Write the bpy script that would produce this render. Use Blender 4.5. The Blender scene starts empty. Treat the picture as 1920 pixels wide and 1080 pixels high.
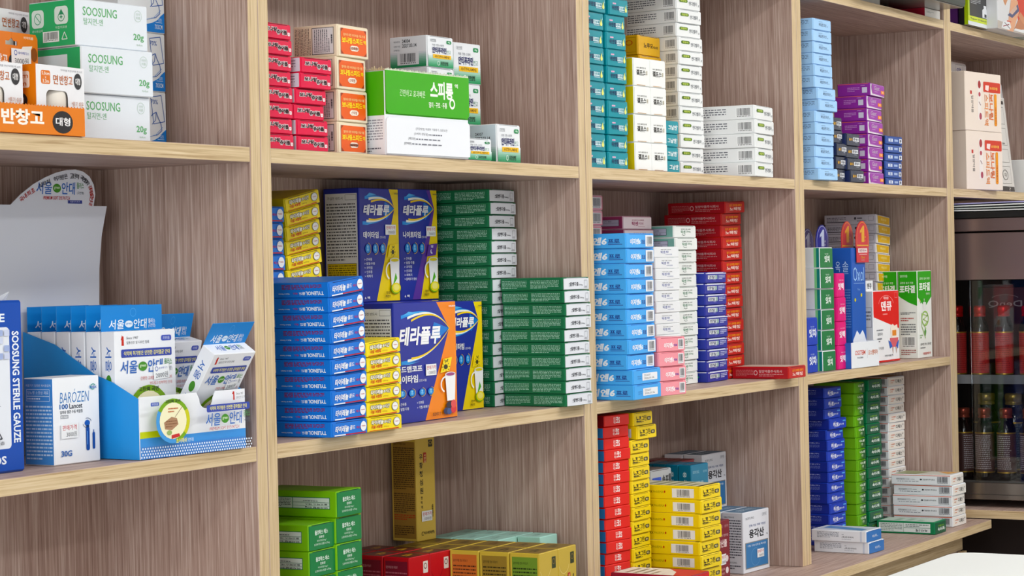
import bpy, bmesh, math, random
from mathutils import Vector, Matrix, Euler
random.seed(7)
scene = bpy.context.scene
COL = scene.collection

# ------------------------------------------------------------------ camera
cam_d = bpy.data.cameras.new('camera')
cam_d.sensor_width = 36.0
cam_d.lens = 36.0 * 4230.9 / 1920
cam_d.clip_start = .05
cam = bpy.data.objects.new('camera', cam_d)
COL.objects.link(cam)
_r = Vector((0.5073345, -0.8614845, -0.0213580))
_u = Vector((0.0180643, -0.0141474, 0.9997367))
_f = Vector((0.8615598, 0.5075868, -0.0083846))
_m = Matrix((_r, _u, -_f)).transposed().to_4x4()
_m.translation = Vector((-1.9132193, -1.4438218, 1.3887420))
cam.matrix_world = _m
scene.camera = cam

# ------------------------------------------------------------------ light and exposure
scene.view_settings.view_transform = 'Standard'
scene.view_settings.look = 'None'
scene.view_settings.gamma = 1
scene.view_settings.use_curve_mapping = False
scene.view_settings.exposure = 0.0
world = bpy.data.worlds.new('shop_air')
scene.world = world
world.use_nodes = True
world.node_tree.nodes['Background'].inputs[0].default_value = (.93, .96, 1, 1)
world.node_tree.nodes['Background'].inputs[1].default_value = .40

CEIL = 2.55
LAMPS = [(-2.4, -1.2), (.4, -1.2), (1.6, -1.2), (2.75, -1.2), (-2.9, -3.0), (-.9, -3.0), (1.1, -3.0)]
LAMP_W, LAMP_D, LAMP_POWER = 1.2, .3, 13.5
for lx, ly in LAMPS:
    ld = bpy.data.lights.new('lamp_light', 'AREA')
    ld.shape = 'RECTANGLE'
    ld.size, ld.size_y = LAMP_W - .06, LAMP_D - .06
    ld.energy = LAMP_POWER
    ld.color = (1, .998, .995)
    lo = bpy.data.objects.new('lamp_light', ld)
    lo.location = (lx, ly, CEIL - .045)
    COL.objects.link(lo)

# added fill light from the far left, brightens left-facing sides; window unseen
dl = bpy.data.lights.new('left_fill_light', 'AREA')
dl.shape, dl.size, dl.size_y, dl.energy, dl.color = 'RECTANGLE', 2.6, 1.9, 86, (.91, .965, 1)
do = bpy.data.objects.new('left_fill_light', dl)
do.location = (-4.12, -1.7, 1.45)
do.rotation_euler = (0, math.radians(-90), 0)
COL.objects.link(do)

# ------------------------------------------------------------------ materials
def lin(c):
    c = c / 255
    return c / 12.92 if c <= .04045 else ((c + .055) / 1.055) ** 2.4

def rgb(h):
    return tuple(lin(int(h[i:i + 2], 16)) for i in (0, 2, 4)) + (1,)

def ink(h, k=1.14):
    # printing inks: a little more chroma than the swatch
    c = rgb(h)[:3]
    g = .3 * c[0] + .59 * c[1] + .11 * c[2]
    return tuple(max(0, min(1, g + (v - g) * k)) for v in c) + (1,)

MATS = {}
def mat(h, rough=.42, metal=0, spec=.35):
    k = (h, rough, metal, spec)
    if k not in MATS:
        m = bpy.data.materials.new('paint_' + h)
        m.use_nodes = True
        b = m.node_tree.nodes['Principled BSDF']
        b.inputs['Base Color'].default_value = ink(h)
        b.inputs['Roughness'].default_value = rough
        b.inputs['Metallic'].default_value = metal
        b.inputs['Specular IOR Level'].default_value = spec
        MATS[k] = m
    return MATS[k]

def wood(name, axis, stops, fine, bump=.12, rough=.5):
    """laminate with grain running along the given axis"""
    m = bpy.data.materials.new(name)
    m.use_nodes = True
    nt = m.node_tree
    N, Lk = nt.nodes, nt.links
    b = N['Principled BSDF']
    b.inputs['Roughness'].default_value = rough
    b.inputs['Specular IOR Level'].default_value = .3
    tc = N.new('ShaderNodeTexCoord')
    def grain(sc, along, detail, dist):
        mp = N.new('ShaderNodeMapping')
        s = [sc, sc, sc]
        s[axis] = along
        mp.inputs['Scale'].default_value = s
        Lk.new(tc.outputs['Object'], mp.inputs['Vector'])
        n = N.new('ShaderNodeTexNoise')
        n.inputs['Scale'].default_value = 1
        n.inputs['Detail'].default_value = detail
        n.inputs['Roughness'].default_value = .6
        n.inputs['Distortion'].default_value = dist
        Lk.new(mp.outputs[0], n.inputs['Vector'])
        return n
    a, c = grain(fine, fine * .022, 3, .6), grain(fine * .22, fine * .008, 2, .3)
    mx = N.new('ShaderNodeMix')
    mx.inputs[0].default_value = .22
    Lk.new(a.outputs[0], mx.inputs[2])
    Lk.new(c.outputs[0], mx.inputs[3])
    rp = N.new('ShaderNodeValToRGB')
    e = rp.color_ramp.elements
    while len(e) < len(stops):
        e.new(.5)
    for el, (p, h) in zip(e, stops):
        el.position, el.color = p, rgb(h)
    Lk.new(mx.outputs[0], rp.inputs[0])
    Lk.new(rp.outputs[0], b.inputs['Base Color'])
    bp = N.new('ShaderNodeBump')
    bp.inputs['Strength'].default_value = bump
    bp.inputs['Distance'].default_value = .0006
    Lk.new(mx.outputs[0], bp.inputs['Height'])
    Lk.new(bp.outputs[0], b.inputs['Normal'])
    return m

TAUPE = [(.33, '92766a'), (.46, 'ac9185'), (.54, 'b89f93'), (.67, 'cfbaaf')]
OAK = [(.34, 'b2966e'), (.46, 'cdb48c'), (.56, 'd6be97'), (.68, 'e0cba8')]
M_V = wood('taupe_laminate_vertical', 2, TAUPE, 430)
M_H = wood('taupe_laminate_lengthwise', 0, TAUPE, 430)
M_EV = wood('oak_edge_vertical', 2, OAK, 420, .08)
M_EH = wood('oak_edge_lengthwise', 0, OAK, 420, .08)
M_ED = wood('oak_edge_crosswise', 1, OAK, 420, .08)

# ------------------------------------------------------------------ object helpers
def link(name, me, parent=None):
    o = bpy.data.objects.new(name, me)
    COL.objects.link(o)
    if parent:
        o.parent = parent
    return o

def tag(o, label, cat, group=None):
    o['label'], o['category'] = label, cat
    if group:
        o['group'] = group
    return o

class MB:
    """collects faces with materials, builds one mesh"""
    def __init__(s):
        s.v, s.f, s.m, s.mats = [], [], [], []
    def mi(s, m):
        if m not in s.mats:
            s.mats.append(m)
        return s.mats.index(m)
    def add(s, vs, fs, m):
        b, k = len(s.v), s.mi(m)
        s.v += [tuple(p) for p in vs]
        for f in fs:
            s.f.append(tuple(b + i for i in f))
            s.m.append(k)
    def box(s, x0, y0, z0, x1, y1, z1, m, bev=0, mf=None, seg=1, M=None):
        bm = bmesh.new()
        bmesh.ops.create_cube(bm, size=1)
        for v in bm.verts:
            v.co = Vector(((x0 + x1) / 2 + v.co.x * (x1 - x0), (y0 + y1) / 2 + v.co.y * (y1 - y0), (z0 + z1) / 2 + v.co.z * (z1 - z0)))
        if bev:
            bmesh.ops.bevel(bm, geom=list(bm.edges), offset=bev, segments=seg, affect='EDGES', profile=.5)
        if M:
            bmesh.ops.transform(bm, matrix=M, verts=bm.verts)
        bm.verts.index_update()
        bm.normal_update()
        vs = [v.co.copy() for v in bm.verts]
        for f in bm.faces:
            mm = m
            if mf is not None and f.normal.y < -.9:
                mm = mf
            k = s.mi(mm)
            s.f.append(tuple(len(s.v) + v.index for v in f.verts))
            s.m.append(k)
        s.v += [tuple(p) for p in vs]
        bm.free()
    def lathe(s, prof, m, n=28, c=(0, 0, 0), band=None):
        base = len(s.v)
        for r, z in prof:
            for i in range(n):
                a = 2 * math.pi * i / n
                s.v.append((c[0] + r * math.cos(a), c[1] + r * math.sin(a), c[2] + z))
        k = s.mi(m)
        for j in range(len(prof) - 1):
            for i in range(n):
                s.f.append((base + j * n + i, base + j * n + (i + 1) % n, base + (j + 1) * n + (i + 1) % n, base + (j + 1) * n + i))
                s.m.append(k)
        s.f.append(tuple(base + i for i in range(n))[::-1]); s.m.append(k)
        s.f.append(tuple(base + (len(prof) - 1) * n + i for i in range(n))); s.m.append(k)
    def mesh(s, name, smooth=False):
        me = bpy.data.meshes.new(name)
        me.from_pydata(s.v, [], s.f)
        for m in s.mats:
            me.materials.append(m)
        me.polygons.foreach_set('material_index', s.m)
        if smooth:
            me.polygons.foreach_set('use_smooth', [True] * len(me.polygons))
        me.update()
        return me
    def obj(s, name, parent=None, smooth=False):
        return link(name, s.mesh(name, smooth), parent)

# ------------------------------------------------------------------ printed graphics, laid on a face as thin ink polygons
TXT = {}
INK = bpy.data.scenes.new('ink_room')
def text_mesh(s, bold=0, shear=0):
    k = (s, bold, shear)
    if k not in TXT:
        c = bpy.data.curves.new('ink', 'FONT')
        c.body, c.resolution_u, c.offset, c.shear = s, 2, bold, shear
        o = bpy.data.objects.new('ink', c)
        INK.collection.objects.link(o)
        INK.view_layers[0].update()
        dg = INK.view_layers[0].depsgraph
        me = bpy.data.meshes.new_from_object(o.evaluated_get(dg))
        pts = [(v.co.x, v.co.y) for v in me.vertices]
        fs = [tuple(p.vertices) for p in me.polygons]
        x0, x1 = min(p[0] for p in pts), max(p[0] for p in pts)
        y0, y1 = min(p[1] for p in pts), max(p[1] for p in pts)
        TXT[k] = ([((x - x0) / (x1 - x0), (y - y0) / (y1 - y0)) for x, y in pts], fs)
        bpy.data.objects.remove(o)
        bpy.data.meshes.remove(me)
        bpy.data.curves.remove(c)
    return TXT[k]

LAY = .00005
class Face:
    """a printed face: maps u,v in 0..1 onto a plane and stacks ink layers outwards"""
    def __init__(s, mb, o, eu, ev, n, rough=.42, metal=0):
        s.mb, s.o, s.eu, s.ev, s.n, s.k, s.rough, s.metal = mb, Vector(o), Vector(eu), Vector(ev), Vector(n), 2, rough, metal
        s.W, s.H = s.eu.length, s.ev.length
    def pt(s, u, v):
        return s.o + s.eu * u + s.ev * v + s.n * (LAY * s.k)
    def poly(s, pts, c, fs=None):
        pts = [s.pt(u, v) for u, v in pts]
        fs = fs or [tuple(range(len(pts)))]
        a = None
        out = []
        for f in fs:
            nn = Vector((0, 0, 0))
            for i in range(len(f)):
                p, q = pts[f[i]], pts[f[(i + 1) % len(f)]]
                nn += p.cross(q)
            out.append(tuple(f) if nn.dot(s.n) >= 0 else tuple(f)[::-1])
        s.mb.add(pts, out, mat(c, s.rough, s.metal))
    def draw(s, items):
        for it in items:
            getattr(s, 'd_' + it[0])(*it[1:])
            s.k += 1
    def d_R(s, x0, y0, x1, y1, c):
        s.poly([(x0, y0), (x1, y0), (x1, y1), (x0, y1)], c)
    def d_P(s, pts, c):
        s.poly(pts, c)
    def rr(s, x0, y0, x1, y1, r):
        ru, rv = r / s.W, r / s.H
        ps = []
        for cx, cy, a0 in ((x1 - ru, y1 - rv, 0), (x0 + ru, y1 - rv, 90), (x0 + ru, y0 + rv, 180), (x1 - ru, y0 + rv, 270)):
            for i in range(5):
                a = math.radians(a0 + i * 22.5)
                ps.append((cx + ru * math.cos(a), cy + rv * math.sin(a)))
        return ps
    def d_RR(s, x0, y0, x1, y1, r, c):
        s.poly(s.rr(x0, y0, x1, y1, r), c)
    def d_E(s, cx, cy, rx, ry, c):
        s.poly([(cx + rx * math.cos(i * math.pi / 12), cy + ry * math.sin(i * math.pi / 12)) for i in range(24)], c)
    def d_RING(s, cx, cy, rx, ry, t, c, a0=0, a1=360):
        n = 28
        k = 1 - t
        ps, fs = [], []
        for i in range(n + 1):
            a = math.radians(a0 + (a1 - a0) * i / n)
            ps += [(cx + rx * math.cos(a), cy + ry * math.sin(a)), (cx + rx * k * math.cos(a), cy + ry * k * math.sin(a))]
        for i in range(n):
            fs.append((2 * i, 2 * i + 2, 2 * i + 3, 2 * i + 1))
        s.poly(ps, c, fs)
    def d_O(s, x0, y0, x1, y1, t, c):
        tu, tv = t / s.W, t / s.H
        for q in ((x0, y0, x1, y0 + tv), (x0, y1 - tv, x1, y1), (x0, y0, x0 + tu, y1), (x1 - tu, y0, x1, y1)):
            s.d_R(*q, c)
    def d_L(s, pts, w, c):
        for (a, b), (p, q) in zip(pts, pts[1:]):
            d = Vector(((p - a) * s.W, (q - b) * s.H))
            if d.length < 1e-9:
                continue
            d.normalize()
            nx, ny = -d.y * w / 2 / s.W, d.x * w / 2 / s.H
            s.poly([(a + nx, b + ny), (a - nx, b - ny), (p - nx, q - ny), (p + nx, q + ny)], c)
    def d_T(s, t, x0, y0, x1, y1, c, bold=0, rot=0, shear=0):
        ps, fs = text_mesh(t, bold, shear)
        q = {0: lambda a, b: (a, b), 180: lambda a, b: (1 - a, 1 - b), 90: lambda a, b: (1 - b, a), 270: lambda a, b: (b, 1 - a), -1: lambda a, b: (1 - a, b)}[rot]
        s.poly([(x0 + (x1 - x0) * q(a, b)[0], y0 + (y1 - y0) * q(a, b)[1]) for a, b in ps], c, fs)
    def d_TO(s, t, x0, y0, x1, y1, c, oc, bold=0, grow=.012, shear=0):
        gx, gy = (x1 - x0) * .02, (y1 - y0) * .08
        s.d_T(t, x0 - gx, y0 - gy, x1 + gx, y1 + gy, oc, bold + .07, 0, shear)
        s.k += 1
        s.d_T(t, x0, y0, x1, y1, c, bold, 0, shear)
    def d_G(s, x0, y0, x1, y1, c0, c1, n=10):
        a = [int(c0[i:i + 2], 16) for i in (0, 2, 4)]
        b = [int(c1[i:i + 2], 16) for i in (0, 2, 4)]
        for i in range(n):
            t = i / (n - 1)
            c = ''.join('%02x' % round(p + (q - p) * t) for p, q in zip(a, b))
            s.d_R(x0, y0 + (y1 - y0) * i / n, x1, y0 + (y1 - y0) * (i + 1) / n, c)
    def d_B(s, x0, y0, x1, y1, c='2b2b30'):
        rnd = random.Random(5)
        x = x0
        n = (x1 - x0) / 46
        while x < x1 - n:
            w = n * rnd.choice((.6, 1, 1, 1.7))
            s.d_R(x, y0 + (y1 - y0) * .16, min(x + w, x1), y1, c)
            x += w + n * rnd.choice((.7, 1, 1.5))
        for i in range(9):
            s.d_R(x0 + (x1 - x0) * (i + .2) / 9, y0, x0 + (x1 - x0) * (i + .75) / 9, y0 + (y1 - y0) * .1, c)
    def d_F(s, x0, y0, x1, y1, rows, c, fill=.5, vert=False, seed=1):
        """fine print too small to read: rows of broken strokes"""
        rnd = random.Random(seed + rows)
        for r in range(rows):
            if vert:
                a, b = x0 + (x1 - x0) * (r + .25) / rows, x0 + (x1 - x0) * (r + .25 + fill) / rows
                p, e, st = y0, y1, (y1 - y0) / 14
            else:
                a, b = y0 + (y1 - y0) * (rows - 1 - r + .25) / rows, y0 + (y1 - y0) * (rows - 1 - r + .25 + fill) / rows
                p, e, st = x0, x1, (x1 - x0) / 12
            if r == rows - 1:
                e = p + (e - p) * .6
            while p < e:
                w = st * rnd.choice((.5, .8, 1.2, 1.6))
                q = min(p + w, e)
                if vert:
                    s.d_R(a, p, b, q, c)
                else:
                    s.d_R(p, a, q, b, c)
                p = q + st * .28

def carton(name, des, w, d, h, flap=True):
    """a folded carton: body, printed panels on the sides that show, tuck-in end flap, stickers"""
    rough, metal = des.get('rough', .42), des.get('metal', 0)
    mb = MB()
    bm = mat(des['base'], rough, metal)
    mb.box(0, .0007, 0, w, d, h, bm, min(.0009, h * .06))
    o = mb.obj(name)
    i = .0009
    e = .00012
    def panel(pname, A, eu, ev, n, c, items):
        pb = MB()
        A, eu, ev, n = Vector(A), Vector(eu), Vector(ev), Vector(n)
        q = [A, A + eu, A + eu + ev, A + ev]
        t = n * e
        vs = q + [v + t for v in q]
        fs = [(4, 5, 6, 7), (0, 1, 5, 4), (1, 2, 6, 5), (2, 3, 7, 6), (3, 0, 4, 7)]
        pb.add(vs, fs, mat(c, rough, metal))
        Face(pb, A + t, eu, ev, n, rough, metal).draw(items)
        pb.obj(pname, o)
    if 'left' in des:
        panel('side_panel', (0, d - i, i), (0, -(d - 2 * i - .0007), 0), (0, 0, h - 2 * i), (-1, 0, 0), des['base'], des['left'])
    if 'top' in des:
        panel('lid_panel', (i, i + .0007, h), (w - 2 * i, 0, 0), (0, d - 2 * i - .0007, 0), (0, 0, 1), des['base'], des['top'])
    if not flap:
        panel('front_panel', (i, .0007, i), (w - 2 * i, 0, 0), (0, 0, h - 2 * i), (0, -1, 0), des['base'], des.get('front', []))
    if flap:
        fb = MB()
        fm = mat(des.get('flapc', des['base']), rough, metal)
        i = .0011
        # panel bowed very slightly outwards, with the tuck slit along its top edge
        nx = 4
        vs, fs = [], []
        for a in range(nx + 1):
            t = a / nx
            bow = .0006 * math.sin(math.pi * t)
            vs += [(i + (w - 2 * i) * t, -bow, .0007), (i + (w - 2 * i) * t, -bow, h - .0016)]
        for a in range(nx):
            fs.append((2 * a, 2 * a + 2, 2 * a + 3, 2 * a + 1))
        m0 = len(vs)
        vs += [(x, .0009, z) for x, y, z in vs]
        for a in range(nx):
            fs.append((2 * a + 1, 2 * a + 3, m0 + 2 * a + 3, m0 + 2 * a + 1))
            fs.append((m0 + 2 * a, m0 + 2 * a + 2, 2 * a + 2, 2 * a))
        fs += [(0, 1, m0 + 1, m0), (2 * nx, m0 + 2 * nx, m0 + 2 * nx + 1, 2 * nx + 1)]
        fb.add(vs, fs, fm)
        if des.get('slit', True):
            fb.add([(w * .12, .0002, h - .0016), (w * .88, .0002, h - .0016), (w * .88, .0002, h - .0007), (w * .12, .0002, h - .0007)], [(0, 1, 2, 3)], mat(des.get('slitc', '6a6460')))
        if 'front' in des:
            Face(fb, (i, -.00062, .0007), (w - 2 * i, 0, 0), (0, 0, h - .0023), (0, -1, 0), rough, metal).draw(des['front'])
        fb.obj('end_flap', o)
    for side, u0, v0, u1, v1, items in des.get('stickers', ()):
        sb = MB()
        F = Face(sb, (w * u0, -.0006, h * v0), (w * (u1 - u0), 0, 0), (0, 0, h * (v1 - v0)), (0, -1, 0))
        F.draw([('R', 0, 0, 1, 1, 'eef0f2')])
        F.draw(items)
        sb.obj('price_sticker', o)
    return o

def dup(o, parent=None):
    c = o.copy()
    COL.objects.link(c)
    if parent:
        c.parent = parent
    for ch in o.children:
        dup(ch, c)
    return c

ORD = ['topmost', 'second from top', 'third from top', 'fourth from top', 'fifth from top', 'sixth from top', 'seventh from top', 'eighth from top', 'ninth from top', 'tenth from top', 'eleventh from top', 'twelfth from top', 'thirteenth from top', 'fourteenth from top', 'fifteenth from top', 'sixteenth from top', 'seventeenth from top', 'eighteenth from top']

def place(o, x, y, z, yaw=0, tilt=0, lean=0):
    o.location = (x, y, z)
    o.rotation_euler = (math.radians(lean), -tilt, math.radians(yaw))
    return o

def stack(key, des, name, cat, label, group, shifts=None, fan=0, jit=1.0, flap=True, n=None, hole=None, alt=None, xoff=0, yoff=0):
    """a pile of equal cartons, built bottom up; fan = lift of the right edge reached at the top"""
    x, y, z, yaw, w, d, h, nn = SPEC[key]
    n = n or nn
    src = {}
    rnd = random.Random(key)
    out = []
    for k in range(n):
        dd = (alt or {}).get(n - 1 - k, des)
        if id(dd) not in src:
            o = src[id(dd)] = carton(name, dd, w, d, h - .0003, flap)
        else:
            o = dup(src[id(dd)])
        s = (shifts or {}).get(n - 1 - k, (0, 0))
        a = yaw + jit * rnd.uniform(-.9, .9)
        place(o, x + xoff + s[0] + jit * rnd.uniform(-.0011, .0011), y + yoff + s[1] + jit * rnd.uniform(-.0013, .0013), z + k * h, a, fan * k / max(1, n - 1))
        t = n - 1 - k
        ordn = 'lowest' if t == n - 1 and n > 1 else ORD[t]
        tag(o, label.replace('{o}', ordn), cat, group)
        out.append(o)
    return out

# ------------------------------------------------------------------ measured stacks: x, y, z, yaw, width, depth, height, count
SPEC = {
'soosung': (-0.2282, 0.0354, 1.5238, -4.0, 0.1001, 0.0650, 0.0462, 3),
'swab': (-0.0825, 0.1050, 1.5238, -0.0, 0.0750, 0.0600, 0.0625, 3),
'tray': (-0.4119, -0.0021, 1.5238, -0.0, 0.1500, 0.0600, 0.0265, 1),
'plasterR': (-0.3220, 0.0040, 1.5238, 4.4, 0.0737, 0.0500, 0.0666, 1),
'plasterL': (-0.4404, 0.0040, 1.5238, -0.0, 0.1050, 0.0500, 0.0659, 1),
'hangbox': (-0.3534, 0.0620, 1.5238, -0.0, 0.1050, 0.0450, 0.1021, 1),
'plasterT': (-0.3024, 0.1120, 1.5238, -0.0, 0.1050, 0.0500, 0.0671, 2),
'gauze': (-0.4678, 0.0410, 1.2077, 0.0, 0.1600, 0.0500, 0.1617, 1),
'barozen': (-0.2608, 0.0461, 1.2077, -0.8, 0.0655, 0.0392, 0.0849, 1),
'eyetray': (-0.1824, 0.0058, 1.2077, -3.5, 0.1585, 0.1500, 0.0619, 1),
'eyebox': (-0.1610, 0.0500, 1.2077, -0.3, 0.0991, 0.0200, 0.1263, 1),
'red1': (0.0381, 0.0120, 1.5238, 0.0, 0.0545, 0.1200, 0.0171, 8),
'red2': (0.0992, 0.0120, 1.5238, -2.0, 0.0554, 0.1200, 0.0172, 6),
'cream': (0.1916, 0.0190, 1.5238, 3.0, 0.0654, 0.0600, 0.0368, 4),
'spirong': (0.2643, 0.0038, 1.5238, -3.0, 0.1694, 0.0600, 0.1005, 1),
'antistack': (0.4681, 0.0750, 1.5238, -1.9, 0.0584, 0.0574, 0.0401, 4),
'antitall': (0.5475, 0.0850, 1.5238, -2.7, 0.0614, 0.0500, 0.0528, 3),
'antiright': (0.5406, 0.0199, 1.5238, -0.9, 0.0580, 0.0403, 0.0496, 1),
'antismall': (0.4400, 0.0039, 1.5238, -1.4, 0.0597, 0.0300, 0.0274, 1),
'yelback': (0.2116, 0.1100, 1.2077, 0.0, 0.0705, 0.0900, 0.0168, 16),
'bluepart': (0.1339, 0.1080, 1.2077, 0.0, 0.0700, 0.0500, 0.0185, 14),
'tylblue': (0.1221, -0.0122, 1.2077, 2.0, 0.0717, 0.1150, 0.0171, 10),
'tylyel': (0.1942, -0.0092, 1.2077, 0.6, 0.0720, 0.0900, 0.0169, 6),
'theraday': (0.4113, 0.1430, 1.2077, -0.0, 0.0887, 0.0550, 0.1434, 2),
'theranight': (0.5007, 0.1430, 1.2077, -0.0, 0.0905, 0.0550, 0.1437, 2),
'theraorange': (0.3057, 0.0261, 1.2077, 2.0, 0.1471, 0.0500, 0.1441, 1),
'therayellow': (0.5217, 0.0880, 1.2077, 0.0, 0.0875, 0.0500, 0.1410, 1),
'albback': (0.6299, 0.0850, 1.2077, 3.0, 0.0709, 0.1000, 0.0169, 17),
'albfront': (0.6502, -0.0120, 1.2077, 0.0, 0.0682, 0.0960, 0.0169, 10),
'dulR': (0.1855, 0.0300, 0.9003, 2.9, 0.0546, 0.1100, 0.0301, 8),
'dulL': (0.1316, 0.0300, 0.9003, 3.1, 0.0552, 0.1100, 0.0297, 7),
'goldrow': (0.5049, -0.0508, 0.9003, 2.3, 0.1022, 0.0430, 0.1350, 1),
'redrow': (0.4121, 0.0808, 0.9003, -2.0, 0.0915, 0.0405, 0.1350, 1),
'mint': (0.6561, 0.0345, 0.9003, -0.7, 0.0469, 0.0360, 0.1350, 1),
'tealR': (0.8262, 0.0120, 1.5238, -4.5, 0.0499, 0.1000, 0.0236, 10),
'tealL': (0.7592, 0.0120, 1.5238, -0.0, 0.0600, 0.1000, 0.0236, 10),
'gelL': (0.9057, 0.0119, 1.5238, -3.5, 0.0448, 0.0600, 0.0397, 4),
'norumo': (1.0558, 0.0800, 1.5238, 0.0, 0.0707, 0.0500, 0.0296, 7),
'enditall': (1.1254, 0.0500, 1.5238, -6.0, 0.0679, 0.0911, 0.0208, 14),
'endifront': (1.2737, -0.0061, 1.5238, 6.7, 0.0911, 0.1137, 0.0221, 5),
'teal4': (1.0199, 0.0299, 1.5238, -0.0, 0.0600, 0.0450, 0.0193, 4),
'ezn': (0.7920, -0.0302, 1.2077, 2.0, 0.0887, 0.1000, 0.0206, 11),
'pinkfront': (0.8845, -0.0283, 1.2077, -8.1, 0.0658, 0.1000, 0.0204, 4),
'pinktop': (1.0350, 0.1000, 1.2077, -0.0, 0.0934, 0.0900, 0.0197, 13),
'pinkleft': (0.8791, 0.0900, 1.2077, 0.0, 0.0700, 0.1000, 0.0219, 13),
'taxblue': (1.0069, 0.0350, 1.2077, 0.0, 0.0783, 0.0600, 0.0161, 13),
'taxgreen': (1.1413, 0.0700, 1.2077, 0.0, 0.0743, 0.0900, 0.0186, 13),
'navy': (1.2247, 0.0601, 1.2077, 3.0, 0.0860, 0.0900, 0.0170, 10),
'redstack': (1.3195, 0.0750, 1.2077, 1.0, 0.0765, 0.0998, 0.0187, 15),
'redfront': (1.3432, -0.0240, 1.2077, -0.0, 0.0678, 0.0970, 0.0191, 1),
'modred': (0.8104, 0.0200, 0.9003, -7.4, 0.0606, 0.1000, 0.0158, 18),
'yelnb': (0.8783, 0.0150, 0.9003, -0.0, 0.0579, 0.1000, 0.0189, 15),
'yelnf': (0.9617, -0.0500, 0.9003, -2.0, 0.0636, 0.1116, 0.0195, 9),
'yongback': (1.3480, 0.1300, 0.9003, -2.0, 0.0836, 0.0345, 0.0921, 2),
'yongfront': (1.3250, 0.0509, 0.9003, -3.0, 0.0896, 0.0380, 0.0967, 1),
'tealbox': (1.1587, 0.0580, 0.9003, -3.0, 0.0545, 0.0224, 0.0930, 2),
'silver': (1.0608, 0.0780, 0.9003, -2.0, 0.0662, 0.0600, 0.0371, 5),
'darkred': (1.1593, 0.0200, 0.9003, 0.0, 0.0500, 0.0450, 0.1012, 1),
'lblue': (1.5116, -0.0060, 1.5238, -2.4, 0.0703, 0.0900, 0.0189, 14),
'navyL': (1.6226, 0.0100, 1.5238, 0.0, 0.0450, 0.0600, 0.0218, 5),
'navyR': (1.6681, 0.0040, 1.5238, -0.9, 0.0578, 0.0600, 0.0208, 4),
'purple': (1.8080, 0.0200, 1.5238, 5.9, 0.0918, 0.0598, 0.0223, 8),
'blue6': (1.9190, 0.0300, 1.5238, -0.6, 0.0803, 0.0800, 0.0151, 6),
'itgreen': (1.5686, 0.0125, 1.2077, 0.3, 0.0559, 0.1000, 0.0344, 6),
'itblue': (1.5111, 0.0158, 1.2077, -0.0, 0.0450, 0.0600, 0.0454, 2),
'itpink': (1.6313, 0.0120, 1.2077, 0.0, 0.0380, 0.0800, 0.0406, 4),
'oxtray': (1.6640, 0.0000, 1.2077, -0.7, 0.1287, 0.0600, 0.0439, 1),
'oxol': (1.7174, 0.0200, 1.2077, 0.8, 0.0665, 0.0321, 0.2038, 1),
'wyel': (2.0169, 0.0900, 1.2077, 4.0, 0.0851, 0.1000, 0.0179, 15),
'deng': (1.8444, 0.0300, 1.2077, -0.0, 0.1256, 0.0400, 0.1285, 1),
'pota': (2.0546, 0.0250, 1.2077, -0.0, 0.0735, 0.0385, 0.1621, 1),
'huns': (1.6991, 0.0620, 0.9003, -3.4, 0.0669, 0.1000, 0.0182, 15),
'lime': (1.8302, 0.0620, 0.9003, -1.4, 0.0406, 0.0800, 0.0196, 14),
'dkgreen': (1.8941, 0.0650, 0.9003, -1.8, 0.0594, 0.0800, 0.0197, 14),
'dige': (2.0576, 0.0880, 0.9003, -3.0, 0.0738, 0.1100, 0.0170, 16),
'digefront': (2.0370, -0.0400, 0.9003, 0.0, 0.0686, 0.1150, 0.0190, 5),
'greenflat': (1.9165, -0.0499, 0.9003, 0.0, 0.0566, 0.1100, 0.0222, 1),
'wb': (1.6242, -0.0404, 0.9003, -1.4, 0.0644, 0.1000, 0.0193, 2),
'beige': (2.2818, 0.0040, 1.5238, -6.2, 0.1621, 0.1000, 0.1143, 2),
'goldtall': (0.5525, 0.1727, 1.0363, -4.4, 0.0401, 0.0420, 0.1350, 1)}

# ------------------------------------------------------------------ room
L0T, L1T, L2T, L3T = 1.8381, 1.52355, 1.20735, .90
POST = [-.72, 0, .72, 1.43867, 2.15406, 2.87]
PT, DEP, TH = .03624, .20608, .0163

def struct(name, mb):
    o = mb.obj(name)
    o['kind'] = 'structure'
    return o
def slab(name, a, b, c, d, e, f, m):
    q = MB(); q.box(a, b, c, d, e, f, m)
    return struct(name, q)
slab('floor', -4.2, -4.6, -.05, 3.2, .36, 0, mat('b9b4ab', .35))
slab('ceiling', -4.2, -4.6, CEIL, 3.2, .36, CEIL + .05, mat('f0efec', .8))
slab('wall_back', -4.2, .26, 0, 3.2, .36, CEIL, mat('e6e3dd', .8))
slab('wall_right', 3.1, -4.6, 0, 3.2, .36, CEIL, mat('e6e3dd', .8))

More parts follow.
